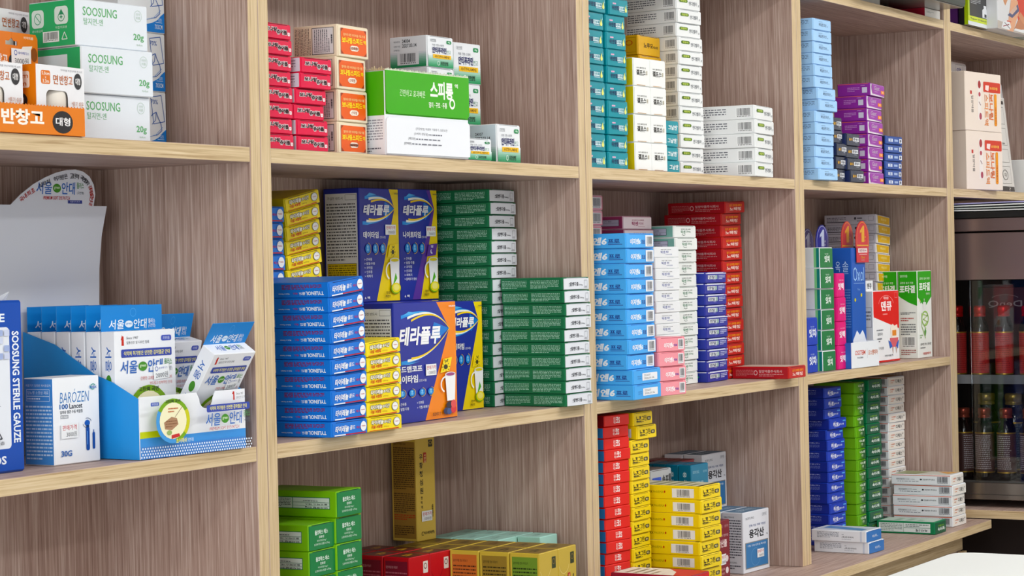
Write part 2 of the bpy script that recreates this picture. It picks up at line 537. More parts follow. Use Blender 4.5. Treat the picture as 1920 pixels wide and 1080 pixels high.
q = MB()
for b in ((-3.05, .45, -.35, .5), (-3.05, 2.4, -.35, 2.45), (-3.05, .5, -3.0, 2.4), (-1.72, .5, -1.68, 2.4), (-.4, .5, -.35, 2.4)):
    q.box(-4.2, b[0], b[1], -4.14, b[2], b[3], mat('d8d6d2', .4))
struct('added_window_frame', q)  # unseen window frame, added around the fill light
slab('wall_left', -4.3, -4.6, 0, -4.21, .36, CEIL, mat('e6e3dd', .8))
for n_, (lx, ly) in enumerate(LAMPS):
    q = MB()
    z0 = CEIL - .035
    for b in ((-LAMP_W / 2, -LAMP_D / 2, LAMP_W / 2, -LAMP_D / 2 + .02), (-LAMP_W / 2, LAMP_D / 2 - .02, LAMP_W / 2, LAMP_D / 2), (-LAMP_W / 2, -LAMP_D / 2, -LAMP_W / 2 + .02, LAMP_D / 2), (LAMP_W / 2 - .02, -LAMP_D / 2, LAMP_W / 2, LAMP_D / 2)):
        q.box(b[0], b[1], 0, b[2], b[3], .035, mat('f4f4f2'))
    o = q.obj('ceiling_light')
    o.location = (lx, ly, z0)
    tag(o, ('ceiling light panel, %s in the row nearest the shelves' % ('first', 'second', 'third', 'last')[n_]) if n_ < 4 else ('ceiling light panel, %s of the row behind the viewer' % ('left', 'middle', 'right')[n_ - 4]), 'lamp', 'ceiling light panels')
    q = MB()
    q.box(-LAMP_W / 2 + .02, -LAMP_D / 2 + .02, .01, LAMP_W / 2 - .02, LAMP_D / 2 - .02, .016, mat('ffffff'))
    q.obj('diffuser', o)

# ------------------------------------------------------------------ shelving
UNIT_LAB = ['wooden shelf unit at the far left, holding plasters and eye patches',
            'wooden shelf unit second from left, with green and navy boxes on its middle shelf',
            'wooden shelf unit in the middle, with the teal column on its upper shelf',
            'wooden shelf unit fourth from left, with the purple stack on its upper shelf',
            'wooden shelf unit at the far right, around the glass warming cabinet']
for k in range(5):
    xa, xb = POST[k] + PT / 2, POST[k + 1] + PT / 2
    root = bpy.data.objects.new('shelf_unit', None)
    COL.objects.link(root)
    root.location = ((xa + xb) / 2, 0, .9)
    tag(root, UNIT_LAB[k], 'shelf unit', 'oak edged shelf units along the wall')
    off = -root.location
    def part(name, mb):
        o = mb.obj(name, root)
        o.location = off
        return o
    zb = L3T + .0002
    q = MB(); q.box(xa + .0002, 0, zb, xa + PT / 2, DEP + .006, 2.3, M_V, .0006, M_EV); part('side_panel', q)
    q = MB(); q.box(xb - PT / 2, 0, zb if k < 4 else .917, xb - .0002, DEP + .006, 2.3, M_V, .0006, M_EV); part('side_panel', q)
    q = MB(); q.box(xa + PT / 2, DEP, zb if k < 4 else .917, xb - PT / 2, DEP + .006, 2.3, M_V); part('back_panel', q)
    for z in ((L0T, L1T, L2T) if k < 4 else (L0T, L1T)):
        q = MB(); q.box(xa + PT / 2, .0006, z - TH, xb - PT / 2, DEP, z, M_H, .0005, M_EH); part('shelf_board', q)
    q = MB(); q.box(xa + PT / 2, .0006, 2.28, xb - PT / 2, DEP, 2.2963, M_H, .0005, M_EH); part('shelf_board', q)

# counter under the shelves and its cabinet
q = MB()
q.box(-1.4, -.064, L3T - .0163, 2.1817, .25, L3T, M_H, .0006, M_EH)
root = tag(q.obj('worktop'), 'oak edged worktop carrying the lower row of medicine stacks', 'worktop')
q = MB(); q.box(-1.4, -.012, .06, 2.155, .25, L3T - .0165, M_V, 0, M_V)
root = tag(q.obj('base_cabinet'), 'closed base cabinet with brown doors under the oak worktop', 'cabinet')
q = MB(); q.box(-1.4, -.016, .845, 2.155, -.0125, L3T - .018, M_EH); q.obj('rail', root)
q = MB(); q.box(2.128, -.024, .06, 2.155, -.0165, .843, M_EV); q.obj('stile', root)
for i in range(5):
    a = -1.39 + i * .7
    b = min(a + .69, 2.122)
    q = MB(); q.box(a, -.022, .07, b, -.0165, .84, M_V, .001); d_ = q.obj('door', root)
    q = MB(); q.box(b - .05, -.034, .5, b - .04, -.0222, .62, mat('8a8784', .3, 1), .002); q.obj('handle', d_)

# right-hand return: thick board, open space below darkened by added panels
q = MB()
bx = (2.1905, -.62, .9003, 2.86, .205, .9165)
q.box(*bx, M_H, .0006)
q.add([(2.1902, -.62, .9008), (2.1902, .2045, .9008), (2.1902, .2045, .916), (2.1902, -.62, .916)], [(0, 3, 2, 1)], M_ED)
root = tag(q.obj('side_board'), 'oak edged board at right carrying the warming cabinet', 'board')
q = MB(); q.box(2.42, -.62, .0, 2.44, .2, .9, mat('2c211e', .7)); q.obj('side_panel', root)  # dark panel added as the shade of the open space
q = MB(); q.box(2.2, .18, .0, 2.42, .2, .9, mat('2c211e', .7)); q.obj('back_panel', root)  # second dark sheet, shade of the void put into its colour

# white counter in the foreground, rounded corner
q = MB()
def rounded(x0, y0, x1, y1, r, z0, z1, m):
    ps = []
    for cx, cy, a0 in ((x1 - r, y1 - r, 0), (x0 + r, y1 - r, 90), (x0 + r, y0 + r, 180), (x1 - r, y0 + r, 270)):
        for i in range(9):
            a = math.radians(a0 + i * 11.25)
            ps.append((cx + r * math.cos(a), cy + r * math.sin(a)))
    n = len(ps)
    q.add([(x, y, z0) for x, y in ps] + [(x, y, z1) for x, y in ps], [tuple(range(n))[::-1], tuple(range(n, 2 * n))] + [(i, (i + 1) % n, n + (i + 1) % n, n + i) for i in range(n)], m)
rounded(-.35, -1.16, .968, -.424, .03, .955, 1.0, mat('e2e5e3', .5))
root = tag(q.obj('white_counter'), 'plain white counter with rounded corner in the right foreground', 'counter')
q = MB(); rounded(-.25, -1.1, .90, -.5, .02, 0, .955, mat('dcdedc', .5)); q.obj('counter_base', root)

# ------------------------------------------------------------------ print designs
W_, K_ = 'f1f3f6', '25262c'
D = {}
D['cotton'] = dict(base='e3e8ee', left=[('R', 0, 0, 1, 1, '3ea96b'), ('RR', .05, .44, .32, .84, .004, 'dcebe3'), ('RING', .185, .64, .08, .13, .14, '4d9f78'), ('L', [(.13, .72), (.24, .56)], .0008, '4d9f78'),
        ('RR', .56, .48, .86, .88, .004, 'dcebe3'), ('RING', .71, .64, .075, .1, .16, '3b8d63'), ('P', [(.65, .69), (.77, .69), (.71, .82)], '3b8d63'), ('T', '+', .68, .6, .74, .68, '3b8d63', .05), ('T', '재사용금지', .06, .34, .3, .4, 'cfe9da'), ('T', '직접의료용', .58, .38, .84, .44, 'cfe9da'),
        ('R', .3, .1, .66, .34, 'eef4f0'), ('B', .33, .13, .63, .32), ('L', [(.72, .14), (.84, .14), (.78, .3), (.72, .14)], .0009, 'dcefe4')],
    front=[('T', 'SOOSUNG', .09, .66, .57, .86, '68a972', .012), ('T', '탈지면-엔', .1, .46, .37, .61, '68a972', -.004), ('T', '20g', .80, .18, .95, .37, '68a972', .02), ('T', '4x4cm', .84, .09, .93, .14, 'b4c9b9'),
        ('RING', .87, .77, .055, .13, .07, 'b3c8b8'), ('T', '의약', .84, .78, .9, .84, 'b3c8b8'), ('T', '외품', .84, .7, .9, .76, 'b3c8b8')])
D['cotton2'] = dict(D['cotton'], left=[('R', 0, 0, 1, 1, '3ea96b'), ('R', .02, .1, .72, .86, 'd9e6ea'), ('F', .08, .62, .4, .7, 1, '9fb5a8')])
D['swab'] = dict(base='e9edf0', front=[('P', [(.55, 0), (1, 0), (1, .36), (.92, .3), (.84, .22), (.74, .17), (.64, .14), (.55, .12)], '2f7fd0'), ('T', 'SIZE', .86, .2, .94, .25, 'cfe2f5'), ('R', .8, .175, .95, .183, 'cfe2f5'), ('T', '7X3CM', .78, .06, .95, .14, 'e8f1fb', .01),
        ('L', [(.66, .92), (.9, .96), (.97, .5), (.72, .45), (.66, .92)], .0008, '4567ad'), ('T', '70%', .66, .8, .82, .88, '4567ad'), ('L', [(.66, .58), (.7, .62), (.78, .66), (.82, .56), (.88, .46), (.9, .34), (.8, .26), (.7, .24)], .0009, '4567ad'), ('L', [(.78, .66), (.76, .52), (.68, .44)], .0008, '4567ad'), ('L', [(.55, .2), (.75, .25), (.92, .4)], .0006, '7fa3d8')])
D['lancet'] = dict(base='f0f2f6', front=[('T', 'BARÓZEN', .12, .71, .78, .87, '3f78b5', -.004, 0, .15), ('T', '100', .11, .64, .30, .7, '2b5da0', .03), ('T', 'Lancet', .33, .64, .62, .7, '3b4250', .02), ('T', '일회용 멸균 수동 채혈침', .12, .585, .62, .625, '4a4f58', .01), ('O', .13, .53, .3, .57, .0005, '8a8f98'), ('T', '의료기기', .15, .538, .28, .562, '6b7078'),
        ('E', .72, .455, .06, .036, '2a5cb0'), ('RING', .72, .455, .1, .06, .1, '4a5a80', 20, 110), ('RING', .72, .455, .1, .06, .1, '4a5a80', 190, 280), ('RR', .685, .13, .765, .41, .002, '1f4a9a'), ('RR', .69, .4, .76, .43, .001, '16386f'), ('RR', .83, .14, .885, .34, .0015, '1f4a9a'), ('R', .85, .34, .865, .37, '1f4a9a'), ('R', .70, .2, .72, .36, '5f8fd8'),
        ('T', '30G', .12, .085, .36, .155, '4a6fae', .03), ('RING', .86, .88, .06, .035, .25, '2f9a8a', 20, 300), ('T', 'handox', .78, .86, .94, .9, '3a6fb5', .02)],
    left=[('R', 0, 0, 1, 1, '4b87c8'), ('O', .08, .8, .9, .88, .0004, 'cfe0f2'), ('T', '당뇨병 소모성 재료', .12, .82, .86, .86, 'dfeaf6'), ('T', '의료기기 일회용 재사용금지', .06, .91, .94, .94, 'dfeaf6'), ('O', .08, .74, .9, .8, .0004, 'cfe0f2'), ('F', .12, .755, .86, .785, 1, 'dfeaf6'), ('F', .05, .05, .97, .7, 15, 'bdd4ec', .45)],
    stickers=[('front', .13, .3, .5, .47, [('T', '판매가격', .08, .55, .9, .9, 'c2404a', .01), ('T', '3000원', .3, .1, .9, .45, '55565c')])])
def tyl_price(s):
    return [('T', '판매가격', .08, .52, .92, .88, 'c0404c', .01), ('T', s, .25, .1, .9, .42, '6a6a70')]
D['chew'] = dict(base='d7304f', slitc='5d0f1d', front=[('TO', '보나링', .1, .47, .52, .8, '2a1216', 'f3e6e8', .05), ('TO', '츄어블', .5, .3, .86, .66, '2a1216', 'f3e6e8', .05), ('RR', .88, .24, .96, .5, .001, 'f5e8ea'), ('T', '정', .9, .3, .94, .44, 'c03a50')], left=[('R', 0, 0, 1, 1, 'd5d7e2'), ('F', .3, .1, .95, .9, 4, '8a8a98', .4)])
D['sick'] = dict(base='ecdfc6', slit=False, front=[('RR', .07, .07, .93, .93, .003, 'e4661d'), ('P', [(.07, .93), (.16, .93), (.07, .8)], '9a3a14'), ('P', [(.93, .93), (.84, .93), (.93, .8)], '9a3a14'), ('P', [(.93, .07), (.84, .07), (.93, .2)], '9a3a14'), ('P', [(.07, .07), (.16, .07), (.07, .2)], '9a3a14'), ('T', '멀미에 의한 어지러움·구토·두통', .15, .68, .88, .77, 'f6dfa0', .01), ('T', '보나링스피드', .1, .44, .8, .64, 'ffe63a', .03), ('T', '액', .82, .46, .9, .6, 'ffe63a', .02), ('RR', .36, .2, .66, .38, .0045, 'f8efe2'), ('T', '스틱형', .41, .23, .61, .35, 'a04a2a', .02)],
    left=[('F', .02, .06, .4, .94, 11, '5c554b', .42, True), ('O', .42, .06, .94, .94, .0007, '4f5158'), ('R', .44, .08, .92, .92, 'dcdcdc'), ('F', .47, .12, .85, .88, 8, '5a5c62', .4, True), ('F', .86, .4, .91, .9, 1, '3a3c42', .7, True)])
D['powder'] = dict(base='eceef3', front=[('R', 0, .48, 1, 1, '4aa62c')], left=[('R', 0, .47, 1, 1, '55a82f'), ('F', .1, .14, .95, .43, 9, '9a9aa4', .45), ('F', .3, .03, .9, .09, 2, '6a6a74')])
D['ointment'] = dict(base='eaedf0', slitc='9a9fa4', front=[('G', 0, 0, 1, .42, '2f8f5c', 'e6ebec', 9), ('O', .1, .84, .32, .92, .0003, '8c9096'), ('T', '일반의약품', .12, .855, .3, .91, '70757c'), ('RR', .73, .81, .93, .92, .002, '2f8a55'), ('T', '40g', .78, .835, .88, .895, 'dff0e6', .02), ('T', '외용 진통·소염제', .16, .7, .62, .77, '7b8088'), ('T', '안티푸라민', .16, .46, .72, .67, '272a60', .035), ('T', '연고', .73, .47, .9, .6, '4d8f6c', -.005), ('R', .18, .29, .9, .42, 'f0c21e'), ('T', 'ANTIPHLAMINE', .24, .315, .84, .395, '7a5b12', .02), ('RING', .39, .13, .05, .075, .25, 'e3f2ea'), ('T', '유한양행', .48, .07, .78, .2, '123f2c', .02)],
    left=[('G', 0, 0, 1, .5, '2c8a58', 'd9dfe4', 9), ('T', '제조번호', .1, .83, .28, .89, '5b6068'), ('T', '사용기한', .1, .68, .28, .74, '5b6068'), ('T', '(연월일)', .1, .55, .26, .61, '5b6068'), ('T', '24004', .34, .81, .56, .93, '33363c', .01), ('T', '2027.03.14', .34, .66, .74, .78, '33363c', .01), ('R', .2, .08, .8, .5, 'e6e9ec'), ('B', .28, .12, .72, .46)])
D['ointment7'] = dict(D['ointment'], left=[('G', 0, 0, 1, .45, '2c8a58', 'd5e2e8', 9), ('R', 0, .45, 1, 1, 'd2e0e8'), ('T', '24007', .2, .72, .5, .8, '33363c', .01), ('T', '2027.03.14', .2, .61, .78, .69, '33363c', .01)])
D['cold'] = dict(base='2173cf', slitc='0f3f80', front=[('R', .04, .03, .36, .12, 'eef0f4'), ('R', .36, .03, .95, .12, 'b3202e'), ('T', '타이레놀', .06, .28, .46, .78, 'f3f5f8', .03, 0, .25), ('T', '콜드', .48, .4, .64, .72, 'e8ecf4', .02, 0, .25), ('T', '에스', .67, .42, .8, .62, 'b03070', .02), ('E', .88, .56, .085, .38, 'f2f3f5'), ('T', 'TYLENOL', .82, .53, .94, .62, 'b02a38', .03)],
    left=[('R', .32, .12, .36, .9, 'd8dde4'), ('F', .46, .56, .93, .94, 4, '7c2a58', .62), ('T', 'TYLENOL', .74, .14, .95, .42, 'eef2f8', .03, 180), ('T', '콜드', .66, .16, .735, .38, 'eef2f8', .02, 180), ('T', '에스', .59, .2, .645, .36, 'a03066', .02, 180), ('T', 'Made in Vietnam', .42, .2, .55, .3, 'c9d8ec', .02, 180)], top=[('R', .04, .04, .96, .96, '2a6ab8')])
D['eighth'] = dict(base='f2dc14', slitc='8f7a08', front=[('P', [(.04, .02), (.9, .02), (.9, .1), (.04, .06)], 'c9401c'), ('TO', '타이레놀', .1, .5, .46, .86, 'f7f5ea', '5a4a18', .03, .02, .2), ('TO', '8시간', .47, .52, .68, .84, 'f7f5ea', '5a4a18', .02, .02, .2), ('T', '이알 서방정', .1, .2, .42, .46, 'c8451c', .03, 0, .15), ('T', '650mg', .45, .22, .6, .34, 'a8801c'), ('E', .84, .58, .1, .36, '7c7a78'), ('E', .84, .58, .085, .31, 'efefec'), ('T', 'TYLENOL', .785, .55, .895, .63, 'b83a3a', .03)],
    left=[('F', .2, .2, .8, .85, 4, '9a7a10', .5)])
D['coldover'] = dict(D['cold'])
def arc_band(p0, p1, p2, wa, wb, off):
    """a tapering swoosh along a quadratic curve"""
    up, dn = [], []
    for i in range(15):
        t = i / 14
        q = [(1 - t) ** 2 * p0[k] + 2 * t * (1 - t) * p1[k] + t * t * p2[k] for k in (0, 1)]
        w = wa + (wb - wa) * t
        up.append((q[0], q[1] + off * (1 - t) + w / 2)); dn.append((q[0], q[1] + off * (1 - t) - w / 2))
    return up + dn[::-1]
def theraflu(body, extra, panel, wide):
    if wide:
        tip, ua, um, la, lm = (.89, .77), (.11, .885), (.66, .99), (.1, .5), (.6, .52)
        tx, edge = (.07, .645, .74, .8), [(.47, 0), (1, 0), (1, 1), (.685, 1), (.89, .77)]
        iy, ius, ir = .245, (.1, .25, .41, .55), .062
        sun, cup = (.71, .39, .91, .52), (.70, .145, .955, .385)
    else:
        tip, ua, um, la, lm = (.9, .826), (.13, .92), (.72, .96), (.06, .695), (.6, .69)
        tx, edge = (.08, .765, .76, .86), [(.39, 0), (1, 0), (1, 1), (.76, 1), (.9, .826)]
        iy, ius, ir = .468, (.17, .36, .55), .085
        sun, cup = (.67, .39, .97, .51), (.6, .105, .97, .375)
    it = []
    if extra == 'night':
        it.append(('P', [(.3, 0), (.62, 0), (.93, .826), (.82, 1), (.72, 1), (.88, .826)], '5a3596'))
        edge = [(.52, 0), (1, 0), (1, 1), (.82, 1), (.93, .826)]
    it.append(('P', edge, body))
    it += [('P', [tip, (tip[0] - .25, tip[1] + .06), (tip[0] - .3, tip[1] - .04), (tip[0] - .22, tip[1] - .1)], '2478c8')]
    for p0, pm, sg in ((ua, um, 1), (la, lm, -1)):
        it += [('P', arc_band(p0, pm, tip, .03, .004, .0), '2f8fdc'), ('P', arc_band((p0[0] + .1, p0[1] + .004), pm, tip, .022, .006, -.014 * sg), 'f0f1ea'), ('P', arc_band((p0[0] + .16, p0[1]), pm, tip, .018, .008, -.034 * sg), 'f2cf22'), ('P', [(p0[0] + .03, p0[1] + .012 * sg), (p0[0] + .3, p0[1] + .018 + .012 * sg), (p0[0] + .12, p0[1] + .03 * sg + .014)], '5aaee8')]
    it += [('T', '테라플루', *tx, 'f6f7fa', .035, 0, .2)]
    it += panel
    for u in ius:
        it += [('RING', u, iy, ir, ir * .62, .1, 'd8b94a', -100, 80), ('E', u, iy, ir * .72, ir * .46, '2b86d2'), ('E', u, iy + ir * .2, ir * .2, ir * .14, '9fd0f0'), ('E', u, iy - ir * .1, ir * .3, ir * .16, '7abce8')]
    a, b, c, d = sun
    night = extra == 'night'
    ink = 'e9e9f2' if night else '33301c'
    it += [('P', [(a, b), (c - .05, b + .012), (c, d), (a + .06, d - .012)], '5a3596' if night else 'f3d91a')]
    mx_, my_ = (a + c) / 2 - .01, b + (d - b) * .38
    it += [('E', mx_, my_, .035, .021, ink), ('T', '밤' if night else '낮', mx_ - .02, d - .04, mx_ + .05, d - .015, ink, .02)]
    if night:
        it.append(('E', mx_ + .018, my_ + .006, .03, .018, '5a3596'))
    else:
        for k in range(8):
            r = k * math.pi / 4
            it.append(('L', [(mx_ + .048 * math.cos(r), my_ + .029 * math.sin(r)), (mx_ + .07 * math.cos(r), my_ + .042 * math.sin(r))], .0008, ink))
    a, b, c, d = cup
    hw = c - a
    liq = '9a4f80' if wide else 'e0cf3a'
    it += [('RING', a + hw * .36, b + (d - b) * .6, hw * .34, (d - b) * .3, .2, 'f0f1f2', 95, 250), ('P', [(a + hw * .32, d - .012), (c, d - .012), (a + hw * .93, b), (a + hw * .42, b)], 'f3f4f5'), ('E', a + hw * .66, d - .012, hw * .34, .02, 'e3e5e8'), ('E', a + hw * .66, d - .012, hw * .28, .014, liq)]
    if wide:
        it += [('E', .79, .06, .045, .03, '2d3358'), ('E', .84, .055, .04, .028, '3d5488'), ('E', .84, .11, .05, .03, '2b2536'), ('E', .91, .07, .045, .035, 'd0444a'), ('E', .91, .115, .045, .035, 'd8585a'), ('T', '천연베리 맛', .56, .03, .7, .06, '5a2a10', .02)]
    else:
        it += [('P', [(.78, .13), (.9, .2), (.86, .25)], '5fae3a'), ('E', .86, .11, .13, .05, '7fae2a'), ('E', .87, .115, .115, .045, 'eede3a'), ('E', .87, .118, .08, .03, 'f6ec8a'), ('T', '천연', .6, .062, .7, .085, '5a4a10', .02), ('T', '레몬맛', .58, .03, .71, .053, '5a4a10', .02)]
    it += [('T', 'HALEON', .86, .955, .97, .968, '3a3a4a' if not wide else 'f2f0ee', .03)]
    return dict(base='232e92', front=it, rough=.35, left=[('R', .04, .04, .96, .96, 'e2e3e6'), ('O', .62, .9, .94, .95, .0004, '55565c'), ('T', '구입전 반드시', .1, .905, .55, .93, '44454b', .01), ('F', .08, .36, .92, .88, 19, '5a5b61', .42), ('R', .08, .2, .92, .34, 'e0c822'), ('O', .08, .2, .92, .34, .0005, '4a4630'), ('F', .11, .21, .9, .33, 6, '6a5f22', .45), ('F', .08, .06, .92, .18, 6, '5a5b61', .42)])
BUL = lambda t, i, w: ('T', '> ' + t, .08, .36 - i * .037, w, .385 - i * .037, 'dfe3ee', .01)
D['day'] = theraflu('e9cf17', '', [('T', '데이타임', .07, .56, .46, .62, 'f2f3f7', .03), ('T', '건조시럽', .49, .558, .64, .58, 'd5d8e4', .01)] + [BUL(t, i, w) for i, (t, w) in enumerate((('근육통', .28), ('발열·두통', .35), ('코막힘', .28), ('인후통', .28), ('재채기', .28)))] + [('T', '6 팩', .07, .02, .2, .045, 'f2f3f7', .02)], False)
D['day']['stickers'] = [('front', .63, .59, .9, .68, tyl_price('7000원'))]
D['night'] = theraflu('e9cf17', 'night', [('T', '나이트타임', .07, .56, .54, .62, 'f2f3f7', .03), ('T', '건조시럽', .56, .558, .7, .58, 'd5d8e4', .01)] + [BUL(t, i, w) for i, (t, w) in enumerate((('근육통', .28), ('발열·두통', .35), ('코막힘', .28), ('인후통', .28), ('재채기', .28), ('알레르기 증상', .4)))] + [('T', '6 팩', .07, .02, .2, .045, 'f2f3f7', .02)], False)
D['night']['stickers'] = [('front', .68, .575, .93, .665, tyl_price('7000원'))]
D['berry'] = theraflu('ea8a2c', '', [('T', '콜드앤코프', -.0 + .01, .42, .43, .475, 'f2f3f7', .03), ('T', '데이타임', .01, .33, .355, .395, 'f2f3f7', .03), ('T', '건조시럽', .37, .332, .49, .354, 'd5d8e4', .01), ('T', '> 인후통', .33, .145, .44, .17, 'dfe3ee', .01), ('T', '> 기침·재채기', .33, .105, .52, .13, 'dfe3ee', .01), ('T', '> 발열·두통', .04, .105, .2, .13, 'dfe3ee', .01), ('T', '> 근육통', .04, .145, .16, .17, 'dfe3ee', .01)], True)
D['berry']['stickers'] = [('front', .48, .38, .65, .475, tyl_price('12000원'))]
D['lemon'] = theraflu('efd514', '', [('T', '데이타임', .07, .56, .46, .62, 'f2f3f7', .03), ('T', '건조시럽', .49, .558, .64, .58, 'd5d8e4', .01)], False)
D['worm'] = dict(base='256b46', slitc='9aa0a6', flapc='dfe2e8', front=[('T', '알벤다졸', .22, .3, .56, .66, '3c3f47', .02), ('T', '정 400mg', .57, .3, .74, .48, '565962', .01), ('F', .18, .24, .22, .6, 2, '70737c'), ('R', .78, .14, .93, .17, '5a5d66'), ('O', .8, .24, .92, .84, .0005, '8a8d95')],
    left=[('F', .02, .12, .42, .86, 6, 'a6ccb6', .42), ('F', .48, .12, .94, .86, 6, 'aed2bd', .42), ('P', [(.97, 0), (1, 0), (1, 1), (.97, 1), (.985, .5)], '2a7a50')])
D['lax'] = dict(base='7cb61e', flapc='177a44', slitc='0a4a28', front=[('T', '둘코락스 에스', .2, .6, .72, .8, 'dff0e4', .03), ('T', '장용정', .36, .45, .56, .56, 'dff0e4', .02), ('T', '비사코딜 5mg /', .28, .3, .66, .4, 'd0e8d8', .01), ('T', '도큐세이트나트륨 16.75mg', .16, .15, .78, .26, 'd0e8d8', .01)],
    left=[('R', .1, .3, .93, .78, 'cfdbd2'), ('O', .1, .3, .93, .78, .0008, '1f6a44'), ('R', .46, .3, .468, .78, '1f6a44'), ('R', .47, .56, .92, .575, '1f6a44'), ('R', .47, .43, .92, .44, '1f6a44'), ('F', .14, .36, .44, .74, 6, '5f6a66', .45), ('T', '둘코락스 에스', .62, .46, .9, .53, '404a48', .01, 180), ('T', '비사코딜 5mg', .62, .33, .9, .41, '20282a', .02, 180), ('F', .6, .6, .9, .66, 1, '6a7472')])
def wuhwang(base, left, ink, seal, body='c4aa52'):
    return dict(base=body, metal=0, rough=.4, front=[('RR', .66, .84, .88, .95, .001, ink), ('RING', .77, .905, .08, .028, .3, base), ('RING', .3, .88, .3, .12, .04, seal[1], 200, 340)] + [('T', c, .2, .66 - i * .095, .42, .74 - i * .095, ink, .02) for i, c in enumerate('우황청심원')] + [('RR', .5, .62, .64, .76, .001, seal[0])] + [('T', c, .53, .715 - i * .045, .61, .75 - i * .045, seal[1], .02) for i, c in enumerate('사향')] + [('F', .78, .3, .94, .74, 2, ink, .4, True)],
        left=[('R', .06, .03, .95, .97, left), ('T', '일반의약품 정보 미리보기', .1, .9, .62, .925, ink, .01), ('F', .1, .08, .92, .88, 24, ink, .4)], top=[('R', .03, .03, .97, .97, base), ('F', .3, .3, .8, .6, 2, ink)])
D['gold'] = wuhwang('7d6632', '8d7438', '30270f', ('b0302a', 'e9dca0'))
D['gold_o'] = wuhwang('7d6632', 'b8683a', '4a2512', ('b0302a', 'e9dca0'))
D['gold_g'] = wuhwang('7d6632', '6d8a3a', '22300f', ('b0302a', 'e9dca0'))
D['goldtall'] = dict(base='d8ba62', metal=0, rough=.4, front=[('RR', .66, .91, .9, .98, .001, '2f2a1c'), ('RING', .78, .95, .09, .018, .3, 'b9a050')] + [('T', c, .14, .79 - i * .083, .32, .85 - i * .083, '2a2412', .02) for i, c in enumerate('우황청심원')] + [('T', c, .18, .4 - i * .045, .28, .432 - i * .045, '3a3218', .01) for i, c in enumerate('현탁액')] + [('RR', .36, .76, .52, .86, .001, 'b8342c')] + [('T', c, .39, .82 - i * .03, .49, .845 - i * .03, 'ecd9a0', .02) for i, c in enumerate('사향원')] + [('F', .78, .22, .88, .42, 1, '3a3218', .5, True), ('T', '익수제약(주)', .3, .05, .9, .085, '2a2412', .02), ('RING', .24, .067, .06, .02, .3, '2a2412', 40, 320)],
    left=[('R', .05, .02, .96, .97, 'a07c40'), ('T', '일반의약품 정보', .1, .94, .6, .96, '33240f', .01), ('F', .08, .5, .94, .92, 20, '4c3516', .45), ('F', .08, .27, .94, .47, 10, '4c3516', .45), ('F', .08, .2, .94, .26, 3, 'b8452a', .5), ('F', .08, .05, .9, .15, 5, '4c3516', .45)],
    stickers=[('front', .2, .19, .76, .29, tyl_price('10000원'))])
D['redwu'] = wuhwang('5c2a26', '741a2c', 'e3b64a', ('d8a83a', '7a1420'), 'b3212c')
D['redwu']['left'][1] = ('T', '일반의약품 정보 미리보기', .08, .9, .55, .925, 'c88a94', .01)
D['redwu']['left'][2] = ('F', .06, .08, .92, .88, 24, 'b06070', .4)
D['redwu']['front'][0] = ('RR', .66, .84, .9, .95, .001, 'd9cfc8')
D['mint'] = dict(base='a9d4c9', front=[('T', '수인', .16, .64, .5, .74, '3a4a46', .02), ('F', .7, .3, .92, .85, 2, '3a5550', .5, True)], top=[('F', .25, .35, .75, .6, 2, '7fa89e')])
D['teal'] = dict(base='1b8d9b', slitc='12606a', front=[('RR', .16, .68, .34, .78, .0008, 'e9c9dc'), ('T', '위장약', .18, .69, .32, .77, 'a04a8a', .01), ('T', '위엔젤', .12, .3, .5, .6, '16365c', .03), ('R', .5, .32, .8, .58, 'dfeef2'), ('T', '더부룩', .51, .34, .79, .56, '2a8494', .03), ('R', .52, .22, .8, .27, 'b9cdd8'), ('E', .87, .36, .055, .14, 'ecec8e'), ('P', [(.825, .42), (.915, .42), (.87, .72)], 'ecec8e'), ('P', [(.91, .62), (.95, .62), (.94, .84)], '8fd2dc')], left=[('R', 0, 0, 1, 1, '1f97a4')])
D['gel'] = dict(base='f1f2f0', slit=False, front=[('T', '속이 불편할 땐', .14, .64, .74, .7, '6a6a66', .01), ('T', '겔포스', .14, .4, .72, .6, '2c2c2a', .035), ('T', '엘', .74, .42, .84, .57, '8a7a3a', .0), ('R', .3, .385, .62, .395, '3a3a38'), ('R', .14, .01, .7, .03, 'c9a47a')], left=[('R', 0, 0, 1, 1, 'ead11a')])
D['norumo'] = dict(base='dfae18', front=[('T', '노루모', .24, .38, .66, .66, '4a3208', .03), ('T', '에스정', .67, .4, .88, .54, '4a3208', .02)], left=[('F', .02, .18, .5, .85, 5, '7a5a10', .42), ('RING', .72, .62, .13, .14, .25, 'c8542a'), ('O', .02, .1, .96, .9, .0004, '9a7412')])
D['belly'] = dict(base='eef0f0', slitc='a8acb0', front=[('RR', .1, .52, .46, .78, .0028, '5a7d1e'), ('T', '위장약', .16, .57, .4, .73, 'd9e67a', .02), ('T', '엔디벨라', .5, .34, .86, .66, '5a6068', .005), ('T', 'g', .9, .3, .95, .46, '5a6068')],
    left=[('T', '(유)', .02, .7, .06, .8, '3a3d44'), ('F', .02, .14, .6, .86, 4, '63666e', .42), ('R', .74, .12, .98, .88, 'f6f7f7'), ('B', .76, .16, .96, .82)])
D['painteal'] = dict(base='1b93a2', slit=False, front=[('T', '그날엔', .42, .3, .9, .72, 'e9f4f6', .03), ('R', .92, .6, .95, .66, 'e9f4f6')])
D['blue6'] = dict(base='56a9ec', slitc='2a62b0', front=[('T', '이지엔6', .12, .24, .5, .68, 'f1f5fa', .04, 0, .15), ('T', '프로', .53, .28, .66, .58, '26418c', .03), ('R', .68, .08, .97, .94, 'eef0f4'), ('B', .73, .16, .93, .84, '3a3b40')], left=[('T', '이지엔6', .2, .2, .72, .78, 'f1f5fa', .04, 0, .15), ('T', '프로', .74, .34, .92, .64, '24408a', .03), ('R', .74, .22, .96, .27, '3a5aa0')])
